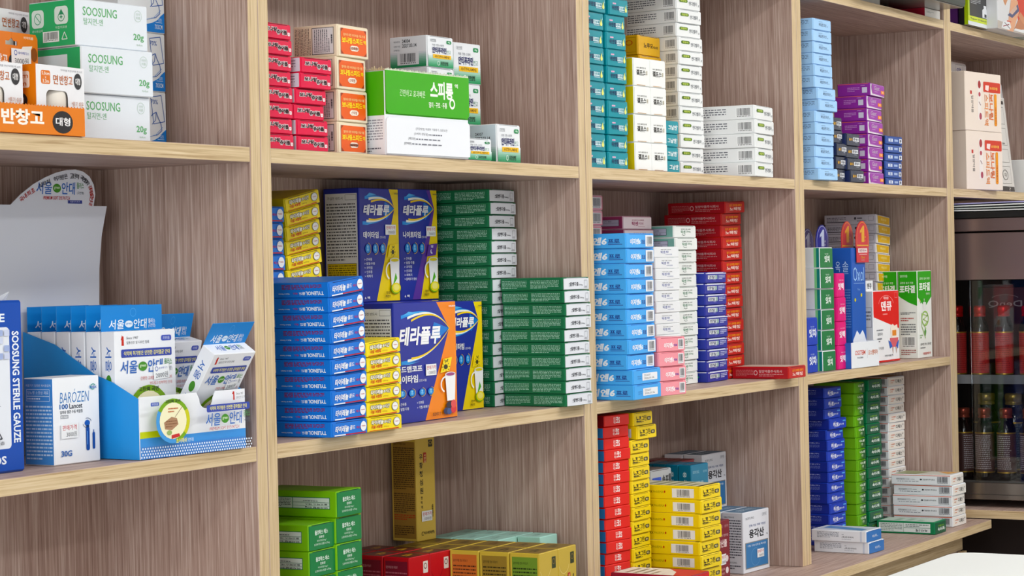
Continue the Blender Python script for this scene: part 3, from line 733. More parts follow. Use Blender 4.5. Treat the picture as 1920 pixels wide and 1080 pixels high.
D['blue6d'] = dict(D['blue6'], front=[('T', '제조번호', .12, .5, .26, .6, '2a5a9a'), ('T', '사용기한', .12, .34, .26, .44, '2a5a9a'), ('RR', .3, .22, .86, .78, .001, 'eef0f4'), ('T', '222607', .36, .54, .6, .68, '3c3f48'), ('T', '2026.01.06', .36, .32, .74, .46, '3c3f48')])
D['pink6'] = dict(base='eb9aa4', slitc='b0606c', front=[('T', '이지엔6', .2, .26, .56, .66, 'fbf3f5', .04, 0, .15), ('T', '이브', .57, .34, .7, .54, '6a3aa0', .03), ('R', .73, .12, .94, .92, 'efeef0'), ('B', .75, .2, .92, .86, '3a3b40')], left=[('R', 0, 0, 1, 1, 'e58a96')])
D['pinktab'] = dict(base='d0a3b4', slit=False, flapc='ecdde4', front=[('T', '생리통엔 효과빠른', .28, .68, .72, .8, 'a86a80', .01), ('T', '탁센', .28, .26, .5, .62, 'a03a6a', .03), ('T', '이브', .52, .34, .7, .58, 'b87a94', .01), ('R', .5, .16, .74, .2, 'b88a9e')], left=[('R', 0, 0, 1, 1, '9c3f64'), ('R', .06, .2, .94, .76, 'b9b7c6'), ('O', .06, .2, .94, .76, .0005, '2a2030'), ('R', .06, .46, .94, .48, '5a5668'), ('T', '사용기한', .5, .54, .8, .66, '3a3846')])
D['pinkbar'] = dict(base='e3bcc6', slit=False, front=[('R', .3, .1, .92, .9, 'd3d3d8'), ('B', .36, .16, .9, .84, '3c3c42'), ('O', .0, .02, 1, .98, .0009, 'd0708c')])
D['tabblue'] = dict(base='eef0f2', slit=False, front=[('T', '해열·진통·소염제', .26, .7, .68, .8, '4a4d58', .01), ('T', '탁센', .26, .34, .44, .64, '35479a', .01), ('T', '400', .47, .42, .58, .64, '35479a', -.004), ('T', '이부프로펜', .46, .2, .72, .32, '8a92b8', .01)])
D['tabgreen'] = dict(base='edf0ee', slitc='9aa6a0', front=[('T', '효과빠른 진통·소염제', .3, .7, .74, .81, '41504a', .01), ('T', '탁센', .3, .32, .5, .64, '2f7a55', .01), ('T', '250mg', .53, .4, .74, .62, '2f7a55', -.004), ('L', [(.34, .26), (.42, .16), (.5, .22)], .0006, '2a4a3c')], left=[('R', 0, 0, 1, 1, '7fb3a8'), ('R', .06, .16, .88, .8, 'b5b8cc'), ('O', .06, .16, .88, .8, .0006, '2a3a44'), ('R', .06, .44, .88, .46, '6a6f80'), ('T', '사용기한', .5, .52, .74, .66, '30343e'), ('T', '제조번호', .56, .24, .78, .36, '30343e')])
D['dent'] = dict(base='2b3396', slitc='e6e9f2', front=[('R', 0, .93, 1, 1, 'e9ecf4'), ('R', .1, .36, .56, .78, 'e6e9ee'), ('R', .46, .36, .56, .78, '9fb8b0'), ('T', '덴탈', .14, .4, .44, .74, '3a4a66', .02), ('F', .36, .22, .56, .32, 1, 'aab2d8', .6), ('F', .62, .3, .92, .82, 3, 'cdd4ee', .5)], left=[('R', 0, 0, 1, 1, '27359a'), ('R', 0, .93, 1, 1, 'e9ecf4'), ('E', .8, .5, .06, .14, '3aa074'), ('F', .7, .26, .9, .36, 1, 'c5ccea')])
D['redtab'] = dict(base='b92e2b', slitc='5c0d10', front=[('T', '감기 코막힘·재채기', .18, .58, .84, .82, 'ee9a2e', .03), ('T', '노텍정', .18, .18, .8, .52, 'efcfc8', .035)], left=[('R', 0, 0, 1, 1, 'a8232a'), ('RING', .42, .5, .035, .24, .35, 'd8a8a6'), ('T', '일양약품주식회사', .48, .5, .9, .76, 'd8b0ae', .015), ('F', .06, .16, .38, .8, 5, 'c07a78', .4), ('F', .48, .14, .92, .44, 2, 'c88a88', .45)], top=[('R', .03, .03, .97, .97, 'c8b8ac')])
D['headache'] = dict(base='d8322e', slit=False, front=[('T', '모드', .36, .52, .46, .82, 'f4dcd8', .02), ('T', '에스', .36, .18, .46, .46, 'f4dcd8', .02), ('T', '코S', .46, .2, .62, .84, 'f8ebe8', .03)], left=[('R', 0, 0, 1, 1, '3f86c8')])
D['headachetop'] = dict(D['headache'], left=[('R', 0, 0, 1, 1, '8a1c24'), ('R', .5, .15, .85, .85, '6a6468'), ('B', .52, .2, .83, .8, '1c181a')])
D['nose'] = dict(base='f0d40f', slitc='9a8608', front=[('T', '노즈', .1, .28, .38, .76, '2c2808', .03, 0, -.1), ('T', '그린', .4, .34, .66, .8, '2c2808', .02, 0, -.1), ('L', [(.12, .22), (.5, .26)], .0006, '2c2808'), ('RR', .69, .34, .9, .66, .0022, '3a3628'), ('T', '에스', .73, .4, .86, .6, 'e9dc9a', .03)],
    left=[('T', 'COSMAX', .12, .42, .31, .62, '5c5208', .02), ('T', 'PHARMA', .32, .42, .47, .62, '8a7c14', -.01), ('E', .49, .54, .012, .1, 'b84a1c'), ('R', .08, .51, .11, .55, '7a6c10'), ('R', .6, .1, .92, .84, 'eceef0'), ('B', .67, .16, .86, .76, '3a3b40')], top=[('R', .02, .02, .98, .98, 'd8d4b8'), ('F', .08, .1, .92, .9, 5, '8a8a6a', .5), ('R', 0, .0, 1, .06, '4a4630')])
D['dragon'] = dict(base='e4e7ee', front=[('T', 'BORYUNG', .1, .88, .42, .92, '5c626c', -.004), ('O', .74, .9, .92, .95, .0003, '8a8f98'), ('T', '일반의약품', .76, .912, .9, .942, '6a7078'), ('T', '진해·거담 가래 기침엔', .22, .75, .86, .79, '6c7aa0', .01), ('T', '용각산', .22, .56, .8, .71, '1e222c', .03), ('T', '25g', .88, .57, .95, .6, '5a606a'), ('R', .06, .06, .95, .5, '8a8a88'), ('R', .085, .075, .925, .485, '3c78ae'), ('T', '기침 가래 인후염 목아픔', .14, .42, .86, .455, 'dfe9f4', .01), ('RING', .45, .24, .18, .15, .05, '6f9cc6')],
    left=[('F', .06, .24, .94, .9, 15, '575b66', .45), ('T', '사용상 주의사항', .06, .92, .6, .945, '33363e', .01), ('T', 'BORYUNG', .2, .16, .7, .19, '5c626c'), ('F', .1, .06, .9, .14, 2, '575b66')], top=[('R', .02, .02, .98, .98, '5b7d98'), ('T', '용각산', .2, .3, .8, .7, 'b9cad8', .02)])
D['dragon']['stickers'] = [('front', .5, .22, .76, .36, tyl_price('3000원'))]
D['dragonplain'] = {k: v for k, v in D['dragon'].items() if k != 'stickers'}
D['dragoncool'] = dict(base='23708f', rough=.3, front=[('T', 'BORYUNG', .1, .86, .46, .91, '9cc0d0', -.004), ('T', '일반의약품', .7, .86, .92, .9, '9cc0d0'), ('T', '시원한 목을 위한', .1, .68, .7, .73, 'c0dae4', .01), ('T', '용각산쿨', .1, .48, .9, .63, 'e4f0f4', .03)], left=[('R', 0, 0, 1, 1, '22708f')] + [('T', c, .36, .8 - i * .13, .66, .9 - i * .13, 'd4e8ee', .01, 270) for i, c in enumerate('용각산쿨')], top=[('R', .03, .03, .97, .97, '1d4a66'), ('F', .1, .2, .9, .7, 3, '7fa4b8')])
D['dragonred'] = dict(base='7d2530', rough=.3, front=[('T', '일반의약품', .66, .9, .92, .94, 'd0a0a4'), ('T', 'BORYUNG', .1, .9, .5, .94, 'd0a0a4'), ('T', '목의 편안함', .3, .76, .9, .8, 'd8b0b2', .01), ('T', '각산쿨', .12, .6, .8, .72, 'ecd8d8', .03), ('E', .78, .42, .11, .05, 'e6dcdc'), ('E', .78, .24, .11, .05, 'e6dcdc'), ('E', .78, .07, .11, .05, 'e6dcdc'), ('F', .1, .1, .6, .3, 3, 'b88084')], top=[('R', .03, .03, .97, .97, '6a2028')], stickers=[('front', .3, .34, .66, .5, tyl_price('5000원'))])
D['silver'] = dict(base='b9bcc0', metal=.3, rough=.35, front=[('RR', .08, .3, .5, .72, .002, '3a55b8'), ('F', .14, .42, .44, .6, 1, 'c0c8ea'), ('T', '솔표', .55, .34, .86, .78, '3a3c3e', .03), ('R', .88, .3, .97, .8, '4a4c50')], left=[('F', .3, .1, .9, .9, 4, '5a5c5e', .5)], top=[('R', .02, .02, .98, .98, '77706c')])
D['sky'] = dict(base='a8cff4', slitc='5f86b4', front=[('R', .28, .77, .5, .81, '6a86a6'), ('T', '제일론코산', .28, .36, .72, .66, '4d5f78', .005), ('T', '정', .74, .34, .8, .46, '4d5f78')], left=[('F', .25, .3, .92, .9, 4, '6a86aa', .45), ('F', .25, .1, .7, .2, 1, '4f688c')])
D['ink'] = dict(base='2a3145', rough=.25, front=[('T', '골드', .12, .42, .42, .66, 'c79a2e', .04), ('R', .45, .38, .92, .74, 'e4e6ea'), ('T', '큐', .48, .42, .64, .7, '2a3145', .04), ('T', '플러스', .66, .44, .9, .68, '3a4258', .03), ('F', .6, .22, .92, .32, 1, 'aab0bc', .6)], left=[('R', 0, 0, 1, 1, '26305c')], slit=False)
D['violet'] = dict(base='8b2f99', flapc='ece4ee', slit=False, front=[('P', [(.1, .16), (.98, .06), (.98, .98), (.06, .98), (.03, .7)], '9a3fa6'), ('T', 'Gast', .22, .5, .62, .88, 'b9a9bc', .02, 0, .2), ('F', .24, .3, .62, .42, 1, 'd0a8d6'), ('RR', .72, .26, .98, .56, .001, 'ee8f3a'), ('T', '정', .8, .32, .9, .5, 'fbe4c8', .02)], left=[('R', 0, .96, .96, 1, 'd8721e'), ('F', .3, .3, .68, .72, 3, 'c88fd0', .5), ('F', .72, .8, .94, .88, 1, 'd9b0de'), ('R', .76, .2, .92, .68, 'd5cfe2')])
D['bluebox'] = dict(base='2f519c', slitc='1b2c5c', front=[('R', .14, .3, .4, .74, 'dfe5ef'), ('T', '코', .2, .36, .34, .68, '5a7ab8', .03), ('R', .5, .36, .72, .68, 'a9bde0'), ('RR', .8, .18, .96, .8, .001, 'e4e8ee'), ('E', .88, .5, .04, .22, '33405e')], left=[('R', 0, 0, 1, 1, '20284a'), ('R', .15, .12, .9, .88, 'c5cbd6'), ('F', .2, .2, .85, .8, 3, '4a5060', .5)])
D['gum'] = dict(base='e9edf1', flapc='22733f', slitc='dfe9e2', front=[('T', '먹는 잇몸약', .34, .66, .62, .74, 'd8ecdd', .01), ('T', '잇치', .3, .26, .72, .62, 'eef6f0', .04)], left=[('R', .9, 0, .945, 1, '86cc90'), ('R', .945, 0, 1, 1, '1f7a74')])
D['gumblue'] = dict(base='1f3fb0', slit=False, front=[('T', '먹는 잇몸약', .3, .66, .66, .72, 'c8d4f2', .01), ('T', '잇치', .14, .28, .8, .62, 'eff2fa', .04), ('F', .84, .34, .92, .6, 1, 'c8d4f2', .5, True)])
D['gumpink'] = dict(base='d62a78', slit=False, front=[('T', '치아 미백', .3, .7, .8, .76, 'f6c8dc', .01), ('T', '잇백', .16, .3, .84, .62, 'faeaf2', .04)])
D['whiteyel'] = dict(base='c9c6cf', flapc='e9e4da', slit=False, front=[('P', [(.1, .08), (.94, .14), (.97, .95), (.06, .98)], 'dfb22a'), ('T', '훼로바', .3, .4, .72, .74, 'f0d98a', .03), ('F', .42, .2, .66, .32, 1, 'ecd080')], left=[('F', .04, .3, .42, .8, 3, '5a5560', .45), ('R', .04, .14, .4, .24, '3a3640'), ('E', .6, .62, .02, .16, '3a3640'), ('F', .64, .5, .8, .75, 1, '4a4650'), ('F', .64, .2, .82, .4, 2, '6a6670'), ('O', .86, .3, .96, .86, .0005, '8a8690')])
D['tooth'] = dict(base='eff0f2', front=[('P', [(0, 1), (1, 1), (1, .46), (.02, .64), (.02, .6), (0, .7)], 'd8332f'), ('RING', .5, .8, .3, .14, .03, 'ecc0ba', 10, 170), ('T', '치과용', .4, .88, .6, .92, 'f6dcd8', .02), ('T', '덴큐', .3, .72, .72, .86, 'faf0ee', .035), ('F', .36, .66, .66, .69, 1, 'efb4ae'), ('O', .84, .9, .95, .98, .0004, 'f0d0cc'),
        ('P', [(.66, .5), (.74, .53), (.82, .5), (.92, .52), (.95, .42), (.9, .3), (.72, .3), (.64, .42)], 'f2e8dc'), ('R', .72, .36, .88, .44, 'e0904a'), ('P', [(.62, .33), (.96, .33), (.92, .2), (.66, .2)], 'd46a72'), ('P', [(.56, .3), (.66, .27), (.72, .21), (.62, .18)], '3a62b8'), ('P', [(.98, .3), (.9, .26), (.84, .2), (.94, .17)], '3a62b8'), ('P', [(.7, .2), (.76, .2), (.74, .1)], 'c9a9a0'), ('P', [(.84, .2), (.9, .2), (.87, .1)], 'c9a9a0'),
        ('T', '입효과:', .14, .38, .34, .42, '4a4d56', .01), ('F', .1, .44, .52, .47, 1, '6a6d76'), ('F', .12, .28, .3, .35, 2, '6a6d76'), ('T', '치통 치은염', .1, .18, .36, .22, '4a4d56'), ('T', '대한약품(주)', .4, .07, .74, .1, '4a4d56', .01), ('R', 0, 0, 1, .025, 'c8302c')],
    left=[('R', 0, 0, 1, 1, 'd8dde8'), ('O', .2, .5, .95, .78, .0006, '55586a'), ('F', .25, .54, .9, .74, 4, '6a6d7c')])
D['stomach'] = dict(base='eceee9', front=[('P', [(0, 1), (1, 1), (1, .7), (.5, .58), (0, .7)], '3aa02c'), ('T', '급만성 설사 위염', .14, .9, .88, .93, 'd8ecd0', .01), ('T', '포타겔', .1, .77, .9, .87, 'f3f8f0', .035), ('T', '현탁액', .6, .72, .86, .75, 'd8ecd0', .01), ('E', .14, .66, .04, .012, 'c8b030'), ('E', .2, .64, .04, .012, '5aa83a'), ('P', [(.36, .64), (.58, .64), (.58, .56), (.36, .56)], 'e9eae6'), ('P', [(.42, .68), (.48, .68), (.47, .64), (.44, .64)], 'c9cbc6'),
        ('RING', .5, .45, .26, .09, .2, '9ac06a'), ('L', [(.34, .5), (.66, .48), (.36, .44), (.66, .41), (.42, .37), (.56, .33)], .0022, 'b5cf8a'), ('L', [(.26, .52), (.24, .36), (.4, .28), (.5, .22)], .0022, '9ac06a'), ('P', [(.42, .3), (.5, .34), (.56, .3), (.5, .24)], '5a9a4a'), ('F', .1, .22, .3, .27, 2, '8ab07a'), ('T', '설사엔 역시 포타겔', .12, .14, .9, .17, '55585a', .01), ('F', .12, .1, .7, .125, 1, '6a6d70'), ('T', '대원제약', .3, .03, .86, .06, 'c0504a', .02)],
    left=[('P', [(0, 1), (1, 1), (1, .6), (.55, .64), (.1, .7), (0, .72)], '3aa02c'), ('T', '일반의약품', .1, .93, .5, .96, 'd8ecd0', .01), ('T', '급만성 설사 위염', .1, .855, .8, .88, 'd8ecd0', .01), ('T', '포타겔', .06, .75, .9, .84, 'f3f8f0', .035), ('F', .1, .5, .9, .53, 2, '4a4d50'), ('F', .1, .42, .8, .47, 2, 'b0504a'), ('F', .1, .26, .9, .4, 5, '6a6d70'), ('R', .12, .12, .88, .25, 'f4f5f2'), ('B', .18, .13, .82, .24), ('F', .1, .03, .9, .1, 3, 'a0605a')], top=[('R', .02, .02, .98, .98, '5a9a3a')])
D['digest'] = dict(base='2440b0', slitc='16267a', front=[('T', '소화', .2, .7, .36, .8, 'b9bfa0', .01), ('T', '훼스탈', .18, .28, .5, .68, 'eef0f8', .035), ('T', '플러스정', .52, .32, .82, .52, 'e0e5f5', .02), ('L', [(.24, .2), (.4, .22), (.56, .3)], .0006, 'eef0f8'), ('RR', .76, .7, .94, .84, .0012, '6cb4ea')], left=[('R', 0, 0, 1, 1, '1c2f96'), ('T', '한독약품(주)', .5, .7, .86, .84, 'b9c4ec', .01), ('R', .4, .72, .48, .82, 'c8423a'), ('F', .4, .2, .86, .62, 4, '7f8fd4', .4)])
D['lime'] = dict(base='6fae2c', slit=False, front=[('R', .2, 0, .36, 1, '67a22b'), ('R', .36, 0, .5, 1, '528a2e'), ('R', .5, 0, .66, 1, '447430'), ('R', .66, 0, 1, 1, '2f5a34'), ('T', '나노팡', .3, .6, .92, .86, 'e4efdc', .03), ('T', '1정', .5, .24, .7, .5, 'd0e2c4', .02)], left=[('R', 0, 0, 1, 1, '7ab43a')])
D['forest'] = dict(base='1f7a4e', flapc='2c5b45', slit=False, front=[('T', '더 빠른 소화', .24, .62, .76, .76, '9cc84a', .01), ('T', '속시나제', .2, .22, .8, .56, 'e6efe8', .035), ('T', '정', .82, .28, .88, .4, 'd0e0d6')], left=[('R', .2, .16, .6, .9, 'dde8e2'), ('F', .25, .2, .55, .85, 3, '6a8a7a', .5)])
D['forestflat'] = dict(base='1f7a4e', flapc='22593f', slit=False, front=D['forest']['front'], left=[('R', .03, .1, .93, .9, 'dfe6e4'), ('R', .46, .1, .465, .9, '1f6a46'), ('R', .47, .48, .93, .52, '1f6a46'), ('F', .06, .16, .44, .86, 5, '7a8a86', .42), ('T', '속시나제', .68, .16, .88, .42, '2f3a38', .02, 180), ('F', .5, .56, .9, .84, 2, '6a7674')], top=[('R', .03, .03, .97, .97, 'b9c9bd'), ('F', .2, .2, .8, .8, 3, '8aa896')])
D['orangetab'] = dict(base='eef0f4', slit=False, flapc='f0ece6', front=[('T', '소화불량', .1, .56, .36, .74, 'd8672f', .01), ('F', .1, .28, .38, .44, 1, 'e09a70'), ('T', '디제스', .42, .26, .8, .74, '34363c', .01), ('T', '정', .82, .56, .9, .76, '34363c')], left=[('R', .0, .93, 1, 1, 'cf5f28'), ('O', .08, .46, .3, .62, .0004, '5a5d66'), ('T', 'Dieges', .09, .48, .22, .6, '4a4d56'), ('F', .32, .48, .44, .58, 1, '6a6d76'), ('E', .5, .52, .018, .09, '33363e'), ('T', '한림제약 주식회사', .53, .44, .74, .6, '33363e', .01), ('F', .1, .24, .7, .36, 1, '8a8d96'), ('B', .78, .14, .96, .86, '3a3b42')], top=[('R', .02, .02, .98, .98, 'd8d6cc'), ('P', [(.02, .6), (.9, .5), (.98, .98), (.02, .98)], '9aa07a'), ('P', [(.3, .1), (.95, .05), (.9, .4)], 'dca868')])
D['bluewhite'] = dict(base='eceff5', flapc='3f74b6', slitc='2a4f86', front=[('T', '바스타', .36, .34, .66, .62, 'dfe8f4', .02), ('T', '정', .68, .34, .74, .46, 'dfe8f4')], left=[('F', .1, .3, .5, .9, 5, '8a8f9c', .45), ('T', '(주)한국파마', .56, .3, .78, .5, '3a3d46', .01), ('F', .56, .16, .84, .24, 1, '8a8f9c'), ('F', .56, .6, .62, .7, 1, '8a8f9c'), ('R', .9, 0, .93, 1, 'ccd4e4')], top=[('R', .03, .03, .97, .97, 'ccd2dc'), ('P', [(.1, .1), (.5, .1), (.9, .9), (.4, .9)], '5f86b8')])
D['bulk'] = dict(base='e9dccf', rough=.6, front=[('T', '일양약품', .16, .3, .22, .6, '3a332e', .01, 270), ('RR', .13, .62, .18, .68, .0006, 'b8423a'), ('R', .34, .18, .44, .88, 'ece4dd')] + [('E', .39, v, .04, .07, 'a03a3a') for v in (.8,)] + [('E', .41, .25, .035, .06, 'a04a5a'), ('E', .39, .63, .03, .04, 'b0505a'), ('L', [(.37, .5), (.42, .44)], .002, '7a5a5a'), ('RR', .5, .68, .98, .86, .003, 'c8483a'), ('P', [(.55, .72), (.64, .7), (.66, .8), (.56, .8)], 'f2dcd6'), ('T', '보나링츄어블', .68, .73, .9, .78, 'f0c86a', .02, 0), ('T', '스피드액', .52, .1, .63, .64, 'e08a4c', .012, 270), ('T', '보나링', .65, .2, .77, .66, 'd97444', .018, 270), ('RR', .8, .1, .87, .66, .003, 'e2963a'), ('F', .82, .14, .85, .62, 1, 'a84a2a', .7, True)], left=[('R', 0, 0, 1, 1, 'd9ccbf')])
D['frontred'] = dict(base='8e1c30', top=[('R', .02, .02, .98, .98, 'e9e2d4'), ('P', [(.0, 0), (1, 0), (1, .5), (.55, .3), (0, .2)], 'c8282e'), ('F', .1, .45, .8, .9, 4, '9a8a78', .4), ('F', .2, .35, .6, .42, 1, 'f4e8e0')], front=[('R', 0, 0, 1, 1, 'c8282e')])

# ------------------------------------------------------------------ stacks on the shelves
N_ = 'medicine_box'
# second bay, upper shelf
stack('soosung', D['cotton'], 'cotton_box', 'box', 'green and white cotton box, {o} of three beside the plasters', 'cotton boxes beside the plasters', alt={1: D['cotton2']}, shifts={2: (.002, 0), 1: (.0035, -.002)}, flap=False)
stack('swab', D['swab'], 'swab_box', 'box', 'white swab box with blue corner, {o} of three behind the cotton boxes', 'swab boxes behind the cotton', flap=False)
stack('red1', D['chew'], 'chewable_tablet_box', 'box', 'crimson chewable tablet box, {o} in the column against the oak post', 'crimson tablet boxes')
stack('red2', D['chew'], 'chewable_tablet_box', 'box', 'crimson chewable tablet box, {o} in the column beside the cream boxes', 'crimson tablet boxes', shifts={0: (.006, -.004), 1: (.004, -.005), 5: (.003, 0), 3: (-.003, 0)})
stack('cream', D['sick'], 'motion_sickness_box', 'box', 'cream box with orange end panel, {o} of the stack of four', 'cream and orange boxes', shifts={1: (-.004, 0)})
stack('antistack', D['ointment'], 'ointment_box', 'box', 'white and green ointment box, {o} of the stack behind the bright green box', 'small ointment boxes')
stack('antitall', D['ointment'], 'ointment_box', 'box', 'tall white and green ointment box, {o} of the right rear column', 'tall ointment boxes', flap=False)
stack('antiright', D['ointment7'], 'ointment_box', 'box', 'white and green ointment box standing alone, rightmost on its shelf', 'single ointment boxes', n=1)
stack('antismall', D['ointment'], 'ointment_box', 'box', 'low white and green ointment box half hidden by the bright green box', 'single ointment boxes', n=1)
# second bay, middle shelf
stack('yelback', D['eighth'], 'cold_tablet_box', 'box', 'yellow tablet box, {o} of the rear stack behind the blue boxes', 'yellow tablet boxes', fan=.185)
stack('bluepart', D['cold'], 'cold_tablet_box', 'box', 'blue cold tablet box, {o} of the rear stack by the oak post', 'blue cold tablet boxes')
stack('tylblue', D['cold'], 'cold_tablet_box', 'box', 'blue cold tablet box, {o} of the ten in front', 'blue cold tablet boxes', fan=.09, shifts={9: (-.004, -.002)})
stack('tylyel', D['eighth'], 'cold_tablet_box', 'box', 'yellow tablet box, {o} of the six in the front row', 'yellow tablet boxes', fan=.06)
for key, dn, lab in (('theraday', 'day', 'navy cold powder box with yellow daytime side, {o} of the left rear pair'), ('theranight', 'night', 'navy cold powder box with purple night stripe, {o} of the right rear pair')):
    stack(key, D[dn], 'cold_powder_box', 'box', lab, 'cold powder boxes', flap=False, jit=.3)
stack('theraorange', D['berry'], 'cold_powder_box', 'box', 'wide navy cold powder box with orange side and berry cup', 'cold powder boxes', flap=False, jit=0)
stack('therayellow', D['lemon'], 'cold_powder_box', 'box', 'navy and yellow lemon cold powder box standing behind the orange one', 'cold powder boxes', flap=False, jit=0)
stack('albback', D['worm'], 'deworming_tablet_box', 'box', 'dark green box with white end, {o} of the tall rear stack', 'dark green boxes with white ends')
stack('albfront', D['worm'], 'deworming_tablet_box', 'box', 'dark green box with white end, {o} of the front stack', 'dark green boxes with white ends', shifts={0: (-.001, 0), 1: (0, -.001), 2: (.002, -.001), 9: (.002, -.001)})
# second bay, bottom
stack('dulR', D['lax'], 'laxative_box', 'box', 'green laxative box, {o} in the right column of the green pile', 'green laxative boxes', shifts={0: (-.001, -.003)})
stack('dulL', D['lax'], 'laxative_box', 'box', 'green laxative box, {o} in the left column of the green pile', 'green laxative boxes')
# third bay, upper
stack('tealR', D['teal'], 'stomach_medicine_box', 'box', 'teal stomach box with yellow drop, {o} in the right teal column', 'teal stomach boxes', shifts={0: (.009, -.001)})
stack('tealL', D['teal'], 'stomach_medicine_box', 'box', 'teal stomach box with yellow drop, {o} in the left teal column', 'teal stomach boxes', shifts={0: (.006, 0)})
stack('gelL', D['gel'], 'antacid_box', 'box', 'white antacid box with yellow side, {o} of the left column', 'white antacid boxes', jit=.5)
stack('gelL', D['gel'], 'antacid_box', 'box', 'white antacid box, {o} of the column between yellow sided boxes and white stack', 'white antacid boxes', jit=.5, xoff=.0449, yoff=-.0027)
stack('norumo', D['norumo'], 'stomach_medicine_box', 'box', 'mustard yellow stomach box, {o} of the stack behind the white antacid', 'mustard stomach boxes')
stack('enditall', D['belly'], N_, 'box', 'white box with green pill mark, {o} of the tall rear stack', 'white boxes with green pill mark')
stack('endifront', D['belly'], N_, 'box', 'white box with green pill mark, {o} of the front five', 'white boxes with green pill mark', shifts={3: (.002, 0), 4: (-.005, -.003)})
stack('teal4', D['painteal'], 'pain_tablet_box', 'box', 'turquoise pain tablet box, {o} of the low stack behind the white five', 'turquoise pain boxes', shifts={1: (-.004, 0), 2: (-.004, 0)})
# third bay, middle
stack('ezn', D['blue6'], 'pain_capsule_box', 'box', 'bright blue pain capsule box, {o} of the stack by the post', 'bright blue capsule boxes', alt={9: D['blue6d'], 10: D['blue6d']}, shifts={0: (-.002, 0), 9: (.003, -.004), 10: (.003, -.005)})
stack('pinkfront', D['pink6'], 'pain_capsule_box', 'box', 'pink capsule box with barcode, {o} of the four in front', 'pink capsule boxes', shifts={3: (.001, -.001), 2: (.002, -.001)})
stack('pinktop', D['pinktab'], 'pain_tablet_box', 'box', 'white ended crimson tablet box, {o} of the stack behind the blue boxes', 'crimson and white tablet boxes')
stack('pinkleft', D['pinkbar'], 'pain_tablet_box', 'box', 'pink edged barcode box, {o} of the stack tucked behind the post', 'pink edged boxes')
stack('taxblue', D['tabblue'], 'pain_tablet_box', 'box', 'white box with blue lettering, {o} of its stack', 'white boxes with blue lettering', flap=False)
stack('taxgreen', D['tabgreen'], 'pain_tablet_box', 'box', 'white box with green lettering and mint side, {o} of its stack', 'white boxes with green lettering')
stack('navy', D['dent'], N_, 'box', 'dark blue box with white top edge, {o} of its stack', 'dark blue boxes')
stack('redstack', D['redtab'], 'cold_tablet_box', 'box', 'red cold tablet box, {o} of the tall rear stack', 'red cold tablet boxes', shifts={0: (.006, -.004)}, fan=.03)
stack('redfront', D['redtab'], 'cold_tablet_box', 'box', 'red cold tablet box lying alone at the shelf edge', 'red cold tablet boxes', jit=0)
# third bay, bottom
stack('modred', D['headache'], 'cold_tablet_box', 'box', 'red box with blue side, {o} of the stack by the post', 'red and blue boxes', alt={0: D['headachetop']}, shifts={0: (.003, 0)}, flap=False)
stack('yelnb', D['nose'], 'nasal_capsule_box', 'box', 'yellow nasal capsule box, {o} of the rear stack', 'yellow nasal boxes', shifts={0: (.014, -.001), 1: (.016, -.004)})
stack('yelnf', D['nose'], 'nasal_capsule_box', 'box', 'yellow nasal capsule box, {o} of the front stack', 'yellow nasal boxes', shifts={0: (.003, 0), 1: (.0005, -.001), 2: (-.002, 0), 3: (0, -.002), 4: (-.005, -.001), 5: (-.005, -.002)})
stack('yongback', D['dragonplain'], 'powder_box', 'box', 'white and blue throat powder box, {o} of the rear right pair', 'white throat powder boxes', flap=False, jit=.3)
stack('yongback', D['dragonplain'], 'powder_box', 'box', 'white and blue throat powder box at the back wall, {o} of its pair', 'white throat powder boxes', flap=False, jit=.3, xoff=.0012, yoff=.0354)
stack('yongfront', D['dragon'], 'powder_box', 'box', 'white and blue throat powder box with price sticker, front right', 'white throat powder boxes', flap=False, jit=0)
stack('yongfront', D['dragonplain'], 'powder_box', 'box', 'white and blue throat powder box directly behind the price stickered one', 'white throat powder boxes', flap=False, jit=0, xoff=.0026, yoff=.0388)
for i_ in range(4):
    stack('tealbox', D['dragoncool'], 'powder_box', 'box', 'dark teal throat powder box, {o} of the %s pair of the teal row' % ('front', 'second', 'third', 'rear')[i_], 'teal throat powder boxes', flap=False, jit=.2, xoff=.0024 * i_, yoff=.0229 * i_)
for i_ in range(3):
    stack('tealbox', D['dragonred'], 'powder_box', 'box', 'dark red throat powder box, {o} of the %s pair beside the teal row' % ('front', 'middle', 'rear')[i_], 'dark red throat powder boxes', flap=False, jit=.2, xoff=.0545 + .0012 * i_, yoff=.05 + .0229 * i_)
stack('silver', D['silver'], N_, 'box', 'silver box with blue oval, {o} of the stack beside the teal row', 'silver boxes', jit=.5)
stack('darkred', D['dragonred'], 'powder_box', 'box', 'tall dark red throat powder box beside the yellow nasal stack', 'dark red throat powder boxes', flap=False, jit=0)
# fourth bay, upper
stack('lblue', D['sky'], N_, 'box', 'pale blue box, {o} of the tall stack by the post', 'pale blue boxes', shifts={6: (.006, -.003), 7: (.009, -.004), 13: (0, -.004)})
stack('navyL', D['ink'], N_, 'box', 'glossy dark navy box, {o} of the column beside the pale blue stack', 'glossy dark navy boxes', shifts={2: (.006, -.004), 3: (.006, -.003), 4: (.001, -.002)})
stack('navyR', D['ink'], N_, 'box', 'glossy dark navy box, {o} of the column beside the purple stack', 'glossy dark navy boxes', shifts={2: (.004, -.001), 3: (.008, -.003)})
stack('purple', D['violet'], N_, 'box', 'purple box with orange tag, {o} of its stack', 'purple boxes', shifts={0: (.008, -.004)})
stack('blue6', D['bluebox'], N_, 'box', 'blue box with white panels, {o} of the low stack right of the purple', 'blue boxes')
